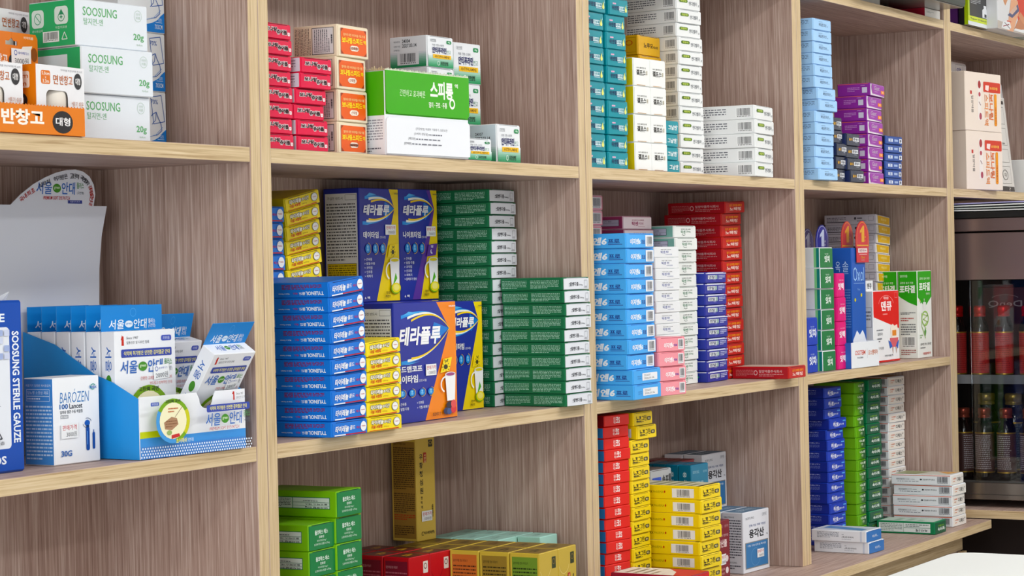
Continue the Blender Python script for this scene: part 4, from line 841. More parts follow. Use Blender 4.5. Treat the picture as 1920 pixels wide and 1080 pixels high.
# fourth bay, middle
stack('itgreen', D['gum'], 'toothpaste_box', 'box', 'white toothpaste box with green end, {o} of its stack', 'toothpaste boxes with green ends', shifts={0: (-.002, 0), 1: (-.008, -.002), 2: (-.002, -.001)})
stack('itblue', D['gumblue'], 'toothpaste_box', 'box', 'royal blue ended toothpaste box, {o} of two by the post', 'blue ended toothpaste boxes')
stack('itpink', D['gumpink'], 'toothpaste_box', 'box', 'magenta ended toothpaste box, {o} of the column beside the green ends', 'magenta ended toothpaste boxes')
stack('wyel', D['whiteyel'], N_, 'box', 'white box with yellow end, {o} of the tall rear stack', 'white boxes with yellow ends', fan=-.06, shifts={0: (-.006, -.003), 1: (.006, 0), 2: (.002, -.001)})
stack('deng', D['tooth'], 'toothache_medicine_box', 'box', 'red and white toothache box with drawn tooth', 'standing stomach and tooth boxes', flap=False, jit=0)
stack('pota', D['stomach'], 'stomach_medicine_box', 'box', 'tall green and white stomach box at the right front', 'standing stomach and tooth boxes', flap=False, jit=0)
stack('pota', D['stomach'], 'stomach_medicine_box', 'box', 'tall green and white stomach box hidden behind its twin', 'standing stomach and tooth boxes', flap=False, jit=0, yoff=.0392)
# fourth bay, bottom
stack('huns', D['digest'], 'digestive_tablet_box', 'box', 'royal blue digestive box, {o} of its tall stack', 'royal blue digestive boxes', shifts={0: (-.008, 0), 1: (-.009, 0), 2: (-.007, 0), 3: (.004, -.004), 11: (.004, -.002)})
stack('lime', D['lime'], 'digestive_tablet_box', 'box', 'lime green box, {o} of its tall stack', 'lime green boxes', shifts={1: (-.006, 0), 2: (-.005, 0), 3: (-.006, 0)})
stack('dkgreen', D['forest'], 'digestive_tablet_box', 'box', 'forest green digestive box, {o} of its tall stack', 'forest green boxes', shifts={0: (.004, -.003)})
stack('dige', D['orangetab'], 'digestive_tablet_box', 'box', 'white and orange digestive box, {o} of the tall rear stack', 'white and orange boxes')
stack('digefront', D['orangetab'], 'digestive_tablet_box', 'box', 'white and orange digestive box, {o} of the five in front', 'white and orange boxes', shifts={0: (-.001, 0), 1: (.002, -.001)})
stack('greenflat', D['forestflat'], 'digestive_tablet_box', 'box', 'forest green digestive box lying alone on the worktop', 'forest green boxes', jit=0)
stack('wb', D['bluewhite'], N_, 'box', 'white box with blue end, {o} of two on the worktop', 'white boxes with blue ends', jit=.5, shifts={0: (-.004, .002)})
# fifth bay
stack('beige', D['bulk'], 'carton', 'box', 'large beige carton with sideways print, {o} of two', 'large beige cartons', flap=False, jit=.3, shifts={0: (-.003, 0)})

# singles and block piles, bottom of the second bay
def grid(key, des_of, nx, ny, name, lab, group, order):
    x, y, z, yaw, w, d, h, n = SPEC[key]
    pw = w / nx
    a = math.radians(yaw)
    for j in range(ny):
        for i in range(nx):
            o = carton(name, des_of(i, j), pw - .0006, d - .0006, h, False)
            lx, ly = i * pw, j * d
            place(o, x + lx * math.cos(a) - ly * math.sin(a), y + lx * math.sin(a) + ly * math.cos(a), z, yaw)
            tag(o, lab.replace('{r}', order[j]).replace('{c}', ('left', 'right')[i]), 'box', group)
ROW = ['front', 'second', 'third', 'fourth', 'rear']
grid('goldrow', lambda i, j: D[('gold_g', 'gold', 'gold_o', 'gold', 'gold')[j]], 2, 5, 'herbal_medicine_box', 'standing gold box, {c} one in the {r} row of the gold block', 'gold block boxes', ROW)
grid('redrow', lambda i, j: D['redwu'], 2, 3, 'herbal_medicine_box', 'standing red and gold box, {c} one in the {r} row of the red block', 'red block boxes', ['front', 'middle', 'rear'])
SPEC['mint'] = SPEC['mint'][:4] + (SPEC['mint'][4], SPEC['mint'][5], SPEC['mint'][6], 1)
for j in range(4):
    x, y, z, yaw, w, d, h, n = SPEC['mint']
    o = carton('herbal_medicine_box', D['mint'], w - .001, d - .0006, h, False)
    place(o, x, y + j * d, z, 0)
    tag(o, 'pale mint box, %s of the row beside the gold block' % ('front one', 'second', 'third', 'rear one')[j], 'box', 'mint boxes')
x, y, z, yaw, w, d, h, n = SPEC['goldtall']
o = carton('herbal_medicine_box', D['goldtall'], w, d, h, False)
place(o, x, y - .014, .9 + .1357, yaw)
tag(o, 'tall gold box with price sticker standing on top of the gold block', 'box')
o = carton(N_, D['frontred'], .062, .118, .0765, False)
place(o, .772, -.125, L3T)
tag(o, 'red box with pale printed lid in front of the red stack', 'box')
for j in range(1, 4):
    x, y, z, yaw, w, d, h, n = SPEC['mint']
    o = carton('herbal_medicine_box', D['mint'], w - .001, d - .0006, h, False)
    place(o, x - w, y + j * d, z, 0)
    tag(o, 'pale mint box, %s of the inner row against the gold block' % ('', 'front one', 'middle one', 'rear one')[j], 'box', 'mint boxes')

# ------------------------------------------------------------------ plasters, first bay upper shelf
def plaster(w, d, h, cut=True):
    """white box with a rounded window showing the fabric roll inside"""
    mb = MB()
    wm, om = mat('efeff2'), mat('db7f33')
    t = .0008
    for b in ((0, t, 0, t, d, h), (w - t, t, 0, w, d, h), (t, d - t, 0, w - t, d, h), (t, t, 0, w - t, d - t, t), (t, t, h - t, w - t, d - t, h)):
        mb.box(*b, om if b[3] == t or b[5] == h else wm)
    x0, x1, z0, z1, r = w * .2, w * .66, h * .08, h * .64, .006
    def arc(cx, cz, a0):
        return [(cx + r * math.cos(math.radians(a0 + i * 22.5)), cz + r * math.sin(math.radians(a0 + i * 22.5))) for i in range(5)]
    xm = (x0 + x1) / 2
    left = [(xm, h), (0, h), (0, 0), (xm, 0), (xm, z0)] + arc(x0 + r, z0 + r, 180)[::-1] + arc(x0 + r, z1 - r, 90)[::-1] + [(xm, z1)]
    right = [(xm, 0), (w, 0), (w, h), (xm, h), (xm, z1)] + arc(x1 - r, z1 - r, 0)[::-1] + arc(x1 - r, z0 + r, 270)[::-1] + [(xm, z0)]
    for ps in (left, right):
        # fan-safe: let blender tessellate the concave outline
        n = len(ps)
        mb.add([(x, 0, z) for x, z in ps] + [(x, t, z) for x, z in ps], [tuple(range(n)), tuple(range(n, 2 * n))[::-1]] + [(i, (i + 1) % n, n + (i + 1) % n, n + i)[::-1] for i in range(n)], wm)
    o = None
    F = Face(mb, (0, 0, 0), (w, 0, 0), (0, 0, h), (0, -1, 0))
    F.draw([('RR', .1, .72, .29, .92, .0022, 'd9783a'), ('T', '5.0cm', .115, .85, .275, .9, 'f7e6d8', .02), ('T', 'x', .18, .8, .21, .83, 'f7e6d8'), ('T', '3.3m', .13, .735, .26, .79, 'f7e6d8', .02), ('T', '면', .35, .73, .45, .87, 'b8642f', .01), ('T', '반창고', .48, .73, .75, .87, 'b8642f', .01), ('E', .86, .8, .08, .12, '2a2a2e'), ('T', '대형', .81, .75, .91, .85, 'eceaea', .02), ('T', '의약외품 부산식약청 제 22호', .5, .93, .96, .96, '80828a'), ('T', '*뜯기 쉬운', .72, .42, .97, .5, 'c08a70', .0), ('T', '손대모양', .74, .3, .95, .38, 'c8743a', .02), ('R', .73, .27, .96, .28, 'd59a5a')])
    F = Face(mb, (0, d, 0), (0, -d, 0), (0, 0, h), (-1, 0, 0))
    F.draw([('R', 0, 0, 1, 1, 'd97f35'), ('RR', .3, .66, .85, .9, .002, 'f2e4d8'), ('T', '5.0cm', .34, .8, .82, .87, 'c0703a', .01), ('T', '3.3m', .4, .69, .78, .76, 'c0703a', .01), ('E', .6, .48, .2, .12, '2a2a2e'), ('T', '대형', .47, .44, .72, .52, 'eceaea', .02), ('E', .7, .16, .3, .16, 'b8862a')])
    o = mb.obj('plaster_box')
    rb = MB()
    rr_ = .0238
    rb.lathe([(rr_ * .55, 0), (rr_, 0), (rr_, h * .86), (rr_ * .55, h * .86), (rr_ * .55, h * .8)], mat('eae4da', .8), 32, (xm + .0085, rr_ + .0010, t))
    rb.obj('plaster_roll', o, True)
    return o
x, y, z, yaw, w, d, h, n = SPEC['plasterR']
tag(place(plaster(w, d, h - .002), x, y, z + .0015, yaw), 'white and orange plaster box, right one in the orange tray', 'box', 'plaster boxes')
x, y, z, yaw, w, d, h, n = SPEC['plasterL']
tag(place(plaster(.0737, d, h - .002), x + w - .0737 + .0005, y + .002, z + .0015, 2), 'white and orange plaster box, left one in the orange tray', 'box', 'plaster boxes')
x, y, z, yaw, w, d, h, n = SPEC['plasterT']
for i in range(2):
    tag(place(plaster(.0737, d, h - .001), x + w - .0737, y, z + i * h, 9), ('white and orange plaster box at the rear, lower of two', 'white and orange plaster box at the rear, raised above the others')[i], 'box', 'plaster boxes')
x, y, z, yaw, w, d, h, n = SPEC['hangbox']
w2 = .082
mb = MB()
om = mat('dd7f30')
mb.box(0, 0, 0, w2, d, h - .034, om, .0008)
o = mb.obj('plaster_box')
place(o, x + w - w2, y, z, 4)
tb = MB()
ps = [(0, 0), (w2, 0), (w2, .030), (w2 - .004, .034), (0, .034)]
hx, hz = w2 * .52, .0235
hole = [(hx - .009, hz - .002), (hx - .009, hz + .002), (hx - .004, hz + .002), (hx, hz + .005), (hx + .004, hz + .002), (hx + .009, hz + .002), (hx + .009, hz - .002)]
A = [(0, 0), (w2, 0), (w2, .030), (w2 - .003, .034), (hx, .034), (hx, hz + .005), (hx + .004, hz + .002), (hx + .009, hz + .002), (hx + .009, hz - .002), (hx, hz - .002), (hx - .009, hz - .002), (hx - .009, hz + .002), (hx - .004, hz + .002), (hx - .0002, hz + .005), (hx - .0002, .034), (0, .034)]
n_ = len(A)
tb.add([(a, 0, b) for a, b in A] + [(a, .0008, b) for a, b in A], [tuple(range(n_)), tuple(range(n_, 2 * n_))[::-1]] + [(i, (i + 1) % n_, n_ + (i + 1) % n_, n_ + i)[::-1] for i in range(n_)], om)
Face(tb, (0, 0, 0), (w2, 0, 0), (0, 0, .034), (0, -1, 0)).draw([('T', '의약외품', .74, .84, .92, .92, 'f6e2cc', .02), ('P', [(.62, .3), (.72, .62), (.9, .66), (.86, .5), (.8, .3)], 'efe9e2'), ('E', .93, .42, .06, .2, '8a4a20'), ('P', [(.06, .7), (.14, .96), (.2, .9), (.16, .62)], 'e9d3bb'), ('T', '면', .0, .12, .1, .34, 'fbf1e6', .03), ('T', '반창고', .14, .1, .44, .36, 'fbf1e6', .03), ('E', .52, .2, .06, .16, '2a2a2e')])
to = tb.obj('hang_tab', o)
to.location = (0, 0, h - .0335)
sb = MB()
F = Face(sb, (w2 * .5, -.0008, .002), (w2 * .36, 0, 0), (0, 0, .0165), (0, -1, 0))
F.draw([('R', 0, 0, 1, 1, 'eef0f3'), ('RING', .22, .76, .08, .16, .3, '4a5aa8'), ('T', '휴아메디스', .34, .68, .9, .84, '4a5aa8', .01), ('T', '3000원', .16, .1, .86, .5, '4c4e56', .0)])
sb.obj('price_sticker', to)
tag(o, 'orange plaster box with hanging slot and price sticker, behind the tray', 'box', 'plaster boxes')
# tray
x, y, z, yaw, w, d, h, n = SPEC['tray']
mb = MB()
om = mat('dd8034')
t = .0009
mb.box(0, 0, 0, w, t, h, om, .0003)
mb.box(w - t, t, 0, w, d, h * .8, om, .0002)
mb.box(0, t, 0, t, d, h * .8, om, .0002)
mb.box(t, t, 0, w - t, d, t, om)
Face(mb, (0, 0, 0), (w, 0, 0), (0, 0, h), (0, -1, 0)).draw([('T', '면', .06, .3, .2, .82, 'fbf3ea', .035), ('T', '반창고', .24, .28, .62, .84, 'fbf3ea', .035), ('E', .79, .46, .094, .4, '211f22'), ('T', '대형', .725, .33, .86, .63, 'f0eeee', .02)])
for i in range(36):
    u = (i + .5) * w / 36
    mb.add([(u - .0016, -.0001, h), (u + .0016, -.0001, h), (u, -.0001, h + .0011)], [(0, 1, 2)], om)
tag(place(mb.obj('display_tray'), x, y, z), 'orange plaster display tray at the front of the upper left shelf', 'tray')

# ------------------------------------------------------------------ first bay, middle shelf
x, y, z, yaw, w, d, h, n = SPEC['gauze']
mb = MB()
mb.box(0, 0, 0, w, d, h, mat('1b4ba8', .3), .002)
Face(mb, (0, 0, 0), (w, 0, 0), (0, 0, h), (0, -1, 0)).draw([('RR', .05, .14, .885, .845, .004, 'e6eaf2'), ('T', 'STERILE GAUZE', .14, .875, .85, .925, 'eaf0f8', .03), ('T', 'SOOSUNG STERILE GAUZE', .905, .17, .965, .82, 'eaf0f8', .03, 270), ('T', '10 POOS', .5, .05, .84, .1, 'eaf0f8', .03), ('T', 'Sterile Gauze', .28, .565, .77, .605, 'c03848', .03), ('T', '멸균거즈 3호', .3, .63, .76, .69, '2a2f44', .02), ('F', .3, .5, .78, .53, 1, '80848e'), ('T', '사용할 수 없다.', .5, .385, .8, .41, '6a6d78'), ('T', '마십시오.', .5, .34, .7, .365, '6a6d78')]
    + [('R', .56 + .055 * i, .44 + .045 * j + .22, .605 + .055 * i, .475 + .045 * j + .22, ('b9c4e2', 'cdd4ea', 'a4b3da')[(i * 2 + j) % 3]) for i in range(6) for j in range(4) if (i * 7 + j * 5) % 3] +
    [('L', [(.68, .2), (.8, .2), (.74, .29), (.68, .2)], .0012, '33363e'), ('T', '종이', .71, .215, .77, .24, '33363e', .01), ('T', '분리배출', .66, .165, .82, .185, '33363e')])
o = place(mb.obj('gauze_box'), x, y, z)
tag(o, 'royal blue sterile gauze box at the far left of the middle shelf', 'box')
mb = MB()
pm = bpy.data.materials.new('clear_film')
pm.use_nodes = True
b_ = pm.node_tree.nodes['Principled BSDF']
b_.inputs['Base Color'].default_value = (.92, .94, .96, 1)
b_.inputs['Roughness'].default_value = .15
b_.inputs['Alpha'].default_value = .45
vs, fs = [], []
for i in range(9):
    u = i / 8
    zz = .006 + .003 * math.sin(i * 1.7)
    vs += [(w * (.6 + .34 * u), d * .3 + .003 * math.sin(i * 2.3), -.004), (w * (.6 + .34 * u), d * .2 + .004 * math.cos(i * 1.9), zz)]
for i in range(8):
    fs.append((2 * i, 2 * i + 2, 2 * i + 3, 2 * i + 1))
mb.add(vs, fs, pm)
po = mb.obj('plastic_liner', o)
po.location = (0, 0, h)
x, y, z, yaw, w, d, h, n = SPEC['barozen']
tag(place(carton('lancet_box', D['lancet'], w, d, h, False), x, y, z, yaw), 'white and blue lancet box with price sticker beside the gauze box', 'box')

# eye patch display: tray, back card, boxes
x, y, z, yaw, w, d, h, n = SPEC['eyetray']
z += .0003
d = .16
mb = MB()
wm, bm_ = mat('eef0f4'), mat('3a92d8')
t = .001
# front wall with a thumb notch
nx, nr = w * .62, .0105
P = [(0, 0), (w, 0), (w, h)] + [(nx + nr + .004, h)] + [(nx + nr * math.cos(math.radians(a)), h - .007 + nr * .95 * math.sin(math.radians(a))) for a in range(0, -181, -20)] + [(nx - nr - .004, h), (0, h)]
n_ = len(P)
mb.add([(a, 0, b) for a, b in P] + [(a, t, b) for a, b in P], [tuple(range(n_)), tuple(range(n_, 2 * n_))[::-1]] + [(i, (i + 1) % n_, n_ + (i + 1) % n_, n_ + i)[::-1] for i in range(n_)], wm)
for xx in (0, w - t):
    S = [(t, 0), (d, 0), (d, h + .065), (.115, h + .052), (.06, h + .022), (.035, h + .014), (t, h - .002)]
    n_ = len(S)
    mb.add([(xx, a, b) for a, b in S] + [(xx + t, a, b) for a, b in S], [tuple(range(n_)), tuple(range(n_, 2 * n_))[::-1]] + [(i, (i + 1) % n_, n_ + (i + 1) % n_, n_ + i)[::-1] for i in range(n_)], bm_)
mb.box(t, t, 0, w - t, d, t, wm)
F = Face(mb, (0, 0, 0), (w, 0, 0), (0, 0, h), (0, -1, 0))
def eyelogo(x0, y0, x1, y1, c='3b68b4', small=True):
    W = x1 - x0
    r = [('T', '서울', x0, y0, x0 + W * .33, y1, c, .015, 0, .1), ('E', x0 + W * .43, (y0 + y1) / 2, W * .085, (y1 - y0) * .36, '4a8a34' if c[0] == '3' else 'e9f1fa'), ('T', '안대', x0 + W * .53, y0, x0 + W * .82, y1, c, .015, 0, .1)]
    r += [('T', 'green', x0 + W * .37, (y0 + y1) / 2 - (y1 - y0) * .12, x0 + W * .49, (y0 + y1) / 2 + (y1 - y0) * .12, 'dff0d0' if c[0] == '3' else '6aa0d8', .01)]
    r += [('T', '플러스', x0 + W * .85, (y0 + y1) / 2, x1, y1, '4a8a4a' if c[0] == '3' else 'e9f1fa', .01), ('T', '(곡면형)', x0 + W * .85, y0, x1, (y0 + y1) / 2 - .01, '55606a' if c[0] == '3' else 'e9f1fa')]
    return r
def badge(cx, cy, rx, ry):
    return [('E', cx, cy, rx, ry, '7aa62e'), ('RING', cx, cy, rx, ry, .2, '4f97d6', 150, 280), ('RING', cx, cy, rx, ry, .2, 'c9c83a', -40, 30), ('E', cx, cy, rx * .8, ry * .82, 'f1ecca'), ('T', '고탄력 곡면', cx - rx * .45, cy + ry * .8, cx + rx * .45, cy + ry * .95, '20301a', .02),
            ('P', [(cx - rx * .55, cy - ry * .05), (cx - rx * .1, cy + ry * .18), (cx + rx * .22, cy + ry * .1), (cx + rx * .3, cy - ry * .18), (cx - rx * .1, cy - ry * .42), (cx - rx * .5, cy - ry * .35)], 'a98468'), ('L', [(cx + rx * .1, cy + ry * .15), (cx + rx * .55, cy + ry * .6)], .0006, '8a6a5a'), ('F', cx - rx * .45, cy - ry * .3, cx + rx * .2, cy + ry * .05, 3, '8a6448', .4), ('F', cx - rx * .3, cy + ry * .36, cx + rx * .3, cy + ry * .62, 2, 'c0704a', .4), ('E', cx - rx * .25, cy - ry * .52, rx * .15, ry * .11, '9ab070')]
F.draw([('R', 0, .2, 1, .335, '4a92d8'), ('R', 0, .335, .3, .44, 'c8d23a'), ('R', 0, 0, 1, .2, '4f86cc')] + [('E', (i + .5 + (j % 2) * .5) / 46.6, .03 + j * .046, .0062, .016, 'e8f0fa') for i in range(46) for j in range(4)]
       + badge(.24, .59, .155, .36) + [('P', [(.22, .3), (.3, .33), (.29, .38), (.22, .36)], 'c03a3a'), ('T', '초이매쉬', .26, .22, .36, .3, 'f0e48a', .02), ('T', '안대', .37, .23, .42, .29, 'e8f0fa'), ('RR', .035, .85, .11, .91, .001, '4a5fb0'), ('T', '의약외품', .045, .86, .1, .9, 'e0e6f4'),
       ('P', [(.81, .84), (.825, .84), (.822, .98), (.812, .98)], 'b8342c'), ('P', [(.8, .94), (.81, .99), (.82, .93)], 'b8342c'), ('T', 'Since 1987', .84, .92, .91, .96, '55585f'), ('T', '실용신안 및 디자인 등록', .84, .855, .97, .9, '55585f'), ('RR', .55, .67, .97, .79, .002, '3a4aa0'), ('T', '식약처 허가받은 안전한 감마멸균 안대', .58, .695, .94, .765, 'f0e890', .015)]
       + eyelogo(.54, .44, .97, .65) + [('T', 'PREMIUM SOFT EYE PATCH', .57, .37, .86, .42, 'b8343c', .0, 0, .2)])
tray = place(mb.obj('display_tray'), x, y, z, yaw)
tag(tray, 'blue and white eye patch display tray with notched front', 'tray')
# back card
mb = MB()
CARD = [(.1245, 0), (.1195, .05), (.1155, .10), (.1138, .155), (.1150, .19), (.1195, .225), (.1285, .2575), (.1085, .2575)]
ARCH = [(-.0105, .2575), (.004, .2685), (.0215, .2790), (.0385, .2865), (.0545, .2918), (.0700, .2950), (.0830, .2958), (.0945, .2938), (.1035, .2888), (.1095, .2805), (.1115, .2700), (.1085, .2575)]
def archp(t):
    f_ = t * (len(ARCH) - 1)
    i = min(int(f_), len(ARCH) - 2)
    return tuple(ARCH[i][k] + (ARCH[i + 1][k] - ARCH[i][k]) * (f_ - i) for k in (0, 1))
outline = [(-.045, 0)] + CARD[:-1] + ARCH[::-1] + [(-.052, .2575)]
n_ = len(outline)
ym = .1625
mb.add([(a, ym, b) for a, b in outline] + [(a, ym + .001, b) for a, b in outline], [tuple(range(n_)), tuple(range(n_, 2 * n_))[::-1]] + [(i, (i + 1) % n_, n_ + (i + 1) % n_, n_ + i)[::-1] for i in range(n_)], mat('dfe2ea', .6))
F = Face(mb, (0, ym, 0), (.16, 0, 0), (0, 0, .31), (0, -1, 0))
Wc, Hc = .16, .31
CX, CZ = .062, .262
F.draw([(it[0],) + tuple((v) for v in it[1:]) for it in eyelogo(.16, .868, .59, .91, '3b68b4')] + [('T', 'PREMIUM SOFT EYE PATCH', .22, .85, .46, .862, 'b8343c', .01, 0, .2), ('R', .44, .838, .57, .849, '34408a'), ('T', '의료기기 허가', .46, .841, .55, .847, 'dfe4f0')])
chars = [(c, 'b03a34') for c in '국내최초 '] + [(c, '3a3a40') for c in '식약처 허가받은 고탄력 곡면압박 '] + [(c, 'b03a34') for c in '감마멸균안대']
for i, (c, col) in enumerate(chars):
    if c == ' ':
        continue
    t_ = .05 + .93 * i / (len(chars) - 1)
    p, q = archp(max(0, t_ - .02)), archp(min(1, t_ + .02))
    cx, cz = archp(t_)
    cx, cz = CX + (cx - CX) * .89, CZ + (cz - CZ) * .8
    ang = math.atan2(q[1] - p[1], q[0] - p[0])
    ps, fs = text_mesh(c, .015)
    s_ = .0052
    F.poly([((cx + (u - .5) * s_ * math.cos(ang) - (v - .5) * s_ * math.sin(ang)) / Wc, (cz + (u - .5) * s_ * math.sin(ang) + (v - .5) * s_ * math.cos(ang)) / Hc) for u, v in ps], col, fs)
mb.obj('back_card', tray)
# boxes in the tray
def eyebox(w, h, d, sticker):
    mb = MB()
    mb.box(0, 0, 0, w, d, h, mat('eef0f5'), .0006)
    Face(mb, (0, 0, 0), (w, 0, 0), (0, 0, h), (0, -1, 0)).draw([('P', [(.11, .885), (.15, .885), (.145, .96), (.115, .96)], 'c0392f'), ('P', [(.1, .93), (.12, .97), (.15, .925)], 'c0392f'), ('T', 'Since 1987', .19, .935, .38, .955, '55585f'), ('T', '실용신안 및 디자인 등록', .19, .895, .56, .92, '55585f'), ('RR', .76, .91, .93, .955, .002, '4a58b0'), ('T', '의약외품', .79, .92, .9, .945, 'e0e6f4'), ('RR', .1, .79, .93, .855, .0015, '3a4aa0'), ('T', '식약처 허가받은 안전한 감마멸균 안대', .14, .803, .9, .84, 'f0e890', .015)] + eyelogo(.08, .66, .93, .765) + [('T', '간편한 교체형 최첨단 초이매쉬', .4, .6, .92, .63, 'c0504a'), ('T', '부드럽고 탄력적인 안대', .55, .56, .92, .585, 'c0504a')] + badge(.53, .3, .36, .26) + [('R', 0, 0, 1, .04, '4f86cc')])
    Face(mb, (0, d, 0), (0, -d, 0), (0, 0, h), (-1, 0, 0)).draw([('T', '서울', .3, .68, .75, .88, '3b68b4', .01, 270), ('E', .52, .6, .2, .055, '4a8a34'), ('T', '안대', .3, .34, .75, .52, '3b68b4', .01, 270)])
    Face(mb, (0, 0, h), (w, 0, 0), (0, d, 0), (0, 0, 1)).draw(eyelogo(.18, .3, .82, .8))
    o = mb.obj('eye_patch_box')
    tb = MB()
    th = .026
    tb.box(0, d - .0008, 0, w, d, th, mat('2f82cc', .35), .0002)
    F = Face(tb, (0, d - .0008, 0), (w, 0, 0), (0, 0, th), (0, -1, 0), .35)
    F.draw([('RING', .52, .72, .05, .17, .12, '5aa0dc')] + eyelogo(.12, .08, .88, .46, 'eaf2fb'))
    t_ = tb.obj('hang_tab', o)
    t_.location = (0, 0, h - .0004)
    if sticker:
        sb = MB()
        F = Face(sb, (w * .62, -.0009, h * .595), (w * .26, 0, h * .012), (-w * .01, 0, h * .115), (0, -1, 0))
        F.draw([('R', 0, 0, 1, 1, 'f0f2f4'), ('RING', .2, .75, .1, .17, .3, '5a68b0'), ('T', '휴아메디스', .34, .68, .9, .84, '5a68b0'), ('T', '2000원', .12, .1, .9, .48, '55575f')])
        sb.obj('price_sticker', o)
    return o
ca, sa = math.cos(math.radians(yaw)), math.sin(math.radians(yaw))
def intray(lx, ly, lz):
    return x + lx * ca - ly * sa, y + lx * sa + ly * ca, z + lz
COLN = ['front one, with price sticker', 'second from the front', 'third from the front', 'fourth from the front', 'fifth from the front', 'rearmost']
for i in range(6):
    o = eyebox(.0885, .1255, .0185, i == 0)
    place(o, *intray(.0025, .034 + .0208 * i, .0012), yaw)
    tag(o, 'white eye patch box with blue tab in the left file, ' + COLN[i], 'box', 'eye patch boxes in the display tray')
for i, (ly, lean, lab) in enumerate(((.043, 33, 'tilted forward in front, with price sticker'), (.083, 14, 'leaning in the middle'), (.117, 6, 'at the back'))):
    o = eyebox(.0645, .112, .0185, i == 0)
    place(o, *intray(.0925, ly, .0065 if i == 0 else .0035), yaw, 0, lean)
    tag(o, 'white eye patch box of the right file, ' + lab, 'box', 'eye patch boxes in the display tray')

# ------------------------------------------------------------------ bright green box with torn lid
x, y, z, yaw, w, d, h, n = SPEC['spirong']
o = carton('powder_stick_box', D['powder'], w, d, h - .002, False)
place(o, x, y, z, yaw)
mb = MB()
def flap_panel(z0, z1, c, items, rb, rt):
    r = .006
    P = []
    for cx, cz, a0, on in ((w - r, z1 - r, 0, rt), (r, z1 - r, 90, rt), (r, z0 + r, 180, rb), (w - r, z0 + r, 270, rb)):
        if on:
            P += [(cx + r * math.cos(math.radians(a0 + i * 22.5)), cz + r * math.sin(math.radians(a0 + i * 22.5))) for i in range(5)]
        else:
            P.append((w if a0 in (0, 270) else 0, z1 if a0 in (0, 90) else z0))
    q = MB()
    n = len(P)
    q.add([(a, -.0012, b) for a, b in P] + [(a, -.0002, b) for a, b in P], [tuple(range(n))[::-1], tuple(range(n, 2 * n))] + [(i, (i + 1) % n, n + (i + 1) % n, n + i) for i in range(n)], mat(c))
    Face(q, (0, -.0012, z0), (w, 0, 0), (0, 0, z1 - z0), (0, -1, 0)).draw(items)
    return q
flap_panel(h * .485, h - .002, '4aa62c', [('T', '간편하고 효과빠른', .16, .42, .46, .58, 'e4f2da', .0, 0, .1), ('T', '스피롱', .52, .42, .8, .84, 'f3f8ee', .035), ('T', '액', .82, .72, .86, .82, 'f3f8ee', .02), ('RING', .785, .33, .035, .13, .4, 'f3f8ee'), ('T', '멀미 · 구토 · 두통', .5, .2, .72, .34, 'e9f4e0', .025)], True, False).obj('front_flap', o)
flap_panel(.002, h * .44, 'eef0f5', [('T', '[저장방법] 차광한 기밀용기, 실온보관', .34, .68, .72, .76, '5a5c66', .0), ('T', '[소비자 상담실]', .32, .54, .48, .62, '5a5c66'), ('F', .49, .54, .76, .61, 1, '7a7c86'), ('T', '[제조원]', .25, .4, .33, .48, '5a5c66'), ('F', .34, .4, .82, .47, 1, '7a7c86'), ('T', '[판매원]', .2, .26, .28, .34, '5a5c66'), ('F', .29, .26, .88, .33, 1, '7a7c86')], False, True).obj('front_flap', o)
mb = MB()
for i in range(60):
    u = w * i / 60
    hh = .0018 + .0016 * ((i * 7) % 5) / 5
    mb.add([(u, -.0008, h - .002), (u + w / 60, -.0008, h - .002), (u + w / 120, -.0008, h - .002 + hh), (u, .0004, h - .002), (u + w / 60, .0004, h - .002), (u + w / 120, .0004, h - .002 + hh)], [(0, 1, 2), (3, 5, 4), (1, 4, 5, 2), (0, 2, 5, 3)], mat('dfe6d2', .7))
for i in range(18):
    v = d * i / 18
    hh = .002 + .004 * ((i * 5) % 7) / 7
    mb.add([(0, v, h - .002), (0, v + d / 18, h - .002), (0, v + d / 36, h - .002 + hh), (.0012, v, h - .002), (.0012, v + d / 18, h - .002), (.0012, v + d / 36, h - .002 + hh)], [(0, 2, 1), (3, 4, 5), (0, 3, 5, 2), (1, 2, 5, 4)], mat('b9a98a', .8))
mb.obj('torn_edge', o)
tag(o, 'bright green and white stick box with torn perforated top edge', 'box')

# ------------------------------------------------------------------ mouth care display tray, its box and the numbered crowns
x, y, z, yaw, w, d, h, n = SPEC['oxtray']
mb = MB()
t = .001
wm, bl = mat('eceff3'), mat('2f62b4')
w = .122
mb.box(0, 0, 0, w, t, h, wm, .0003)
mb.box(0, t, 0, t, d, h, bl)
mb.add([(0, d * .5, h), (0, d, h), (0, d, h + .05), (t, d * .5, h), (t, d, h), (t, d, h + .05)], [(0, 2, 1), (3, 4, 5), (0, 3, 5, 2)], bl)
mb.box(w - t, t, 0, w, d, h, wm)
mb.box(t, d - t, 0, w - t, d, h, wm)
mb.box(t, t, 0, w - t, d - t, t, wm)
Face(mb, (0, 0, 0), (w, 0, 0), (0, 0, h), (0, -1, 0)).draw([('T', 'OSSTEM', .12, .5, .5, .68, 'c8452a', .015, 0, .15), ('T', 'PHARMA', .2, .36, .42, .43, '6a6d76', .01), ('R', .56, .36, .565, .72, '9a9da6'), ('T', '오스템파마', .6, .46, .95, .66, 'c86a2a', .01)])
tag(place(mb.obj('display_tray'), x, y, z, yaw), 'small white display tray holding the blue mouth care box', 'tray')
bx_, by_, bz_ = SPEC['oxol'][0], .018, z + .0012
w, d, h = .0655, .036, SPEC['oxol'][6]
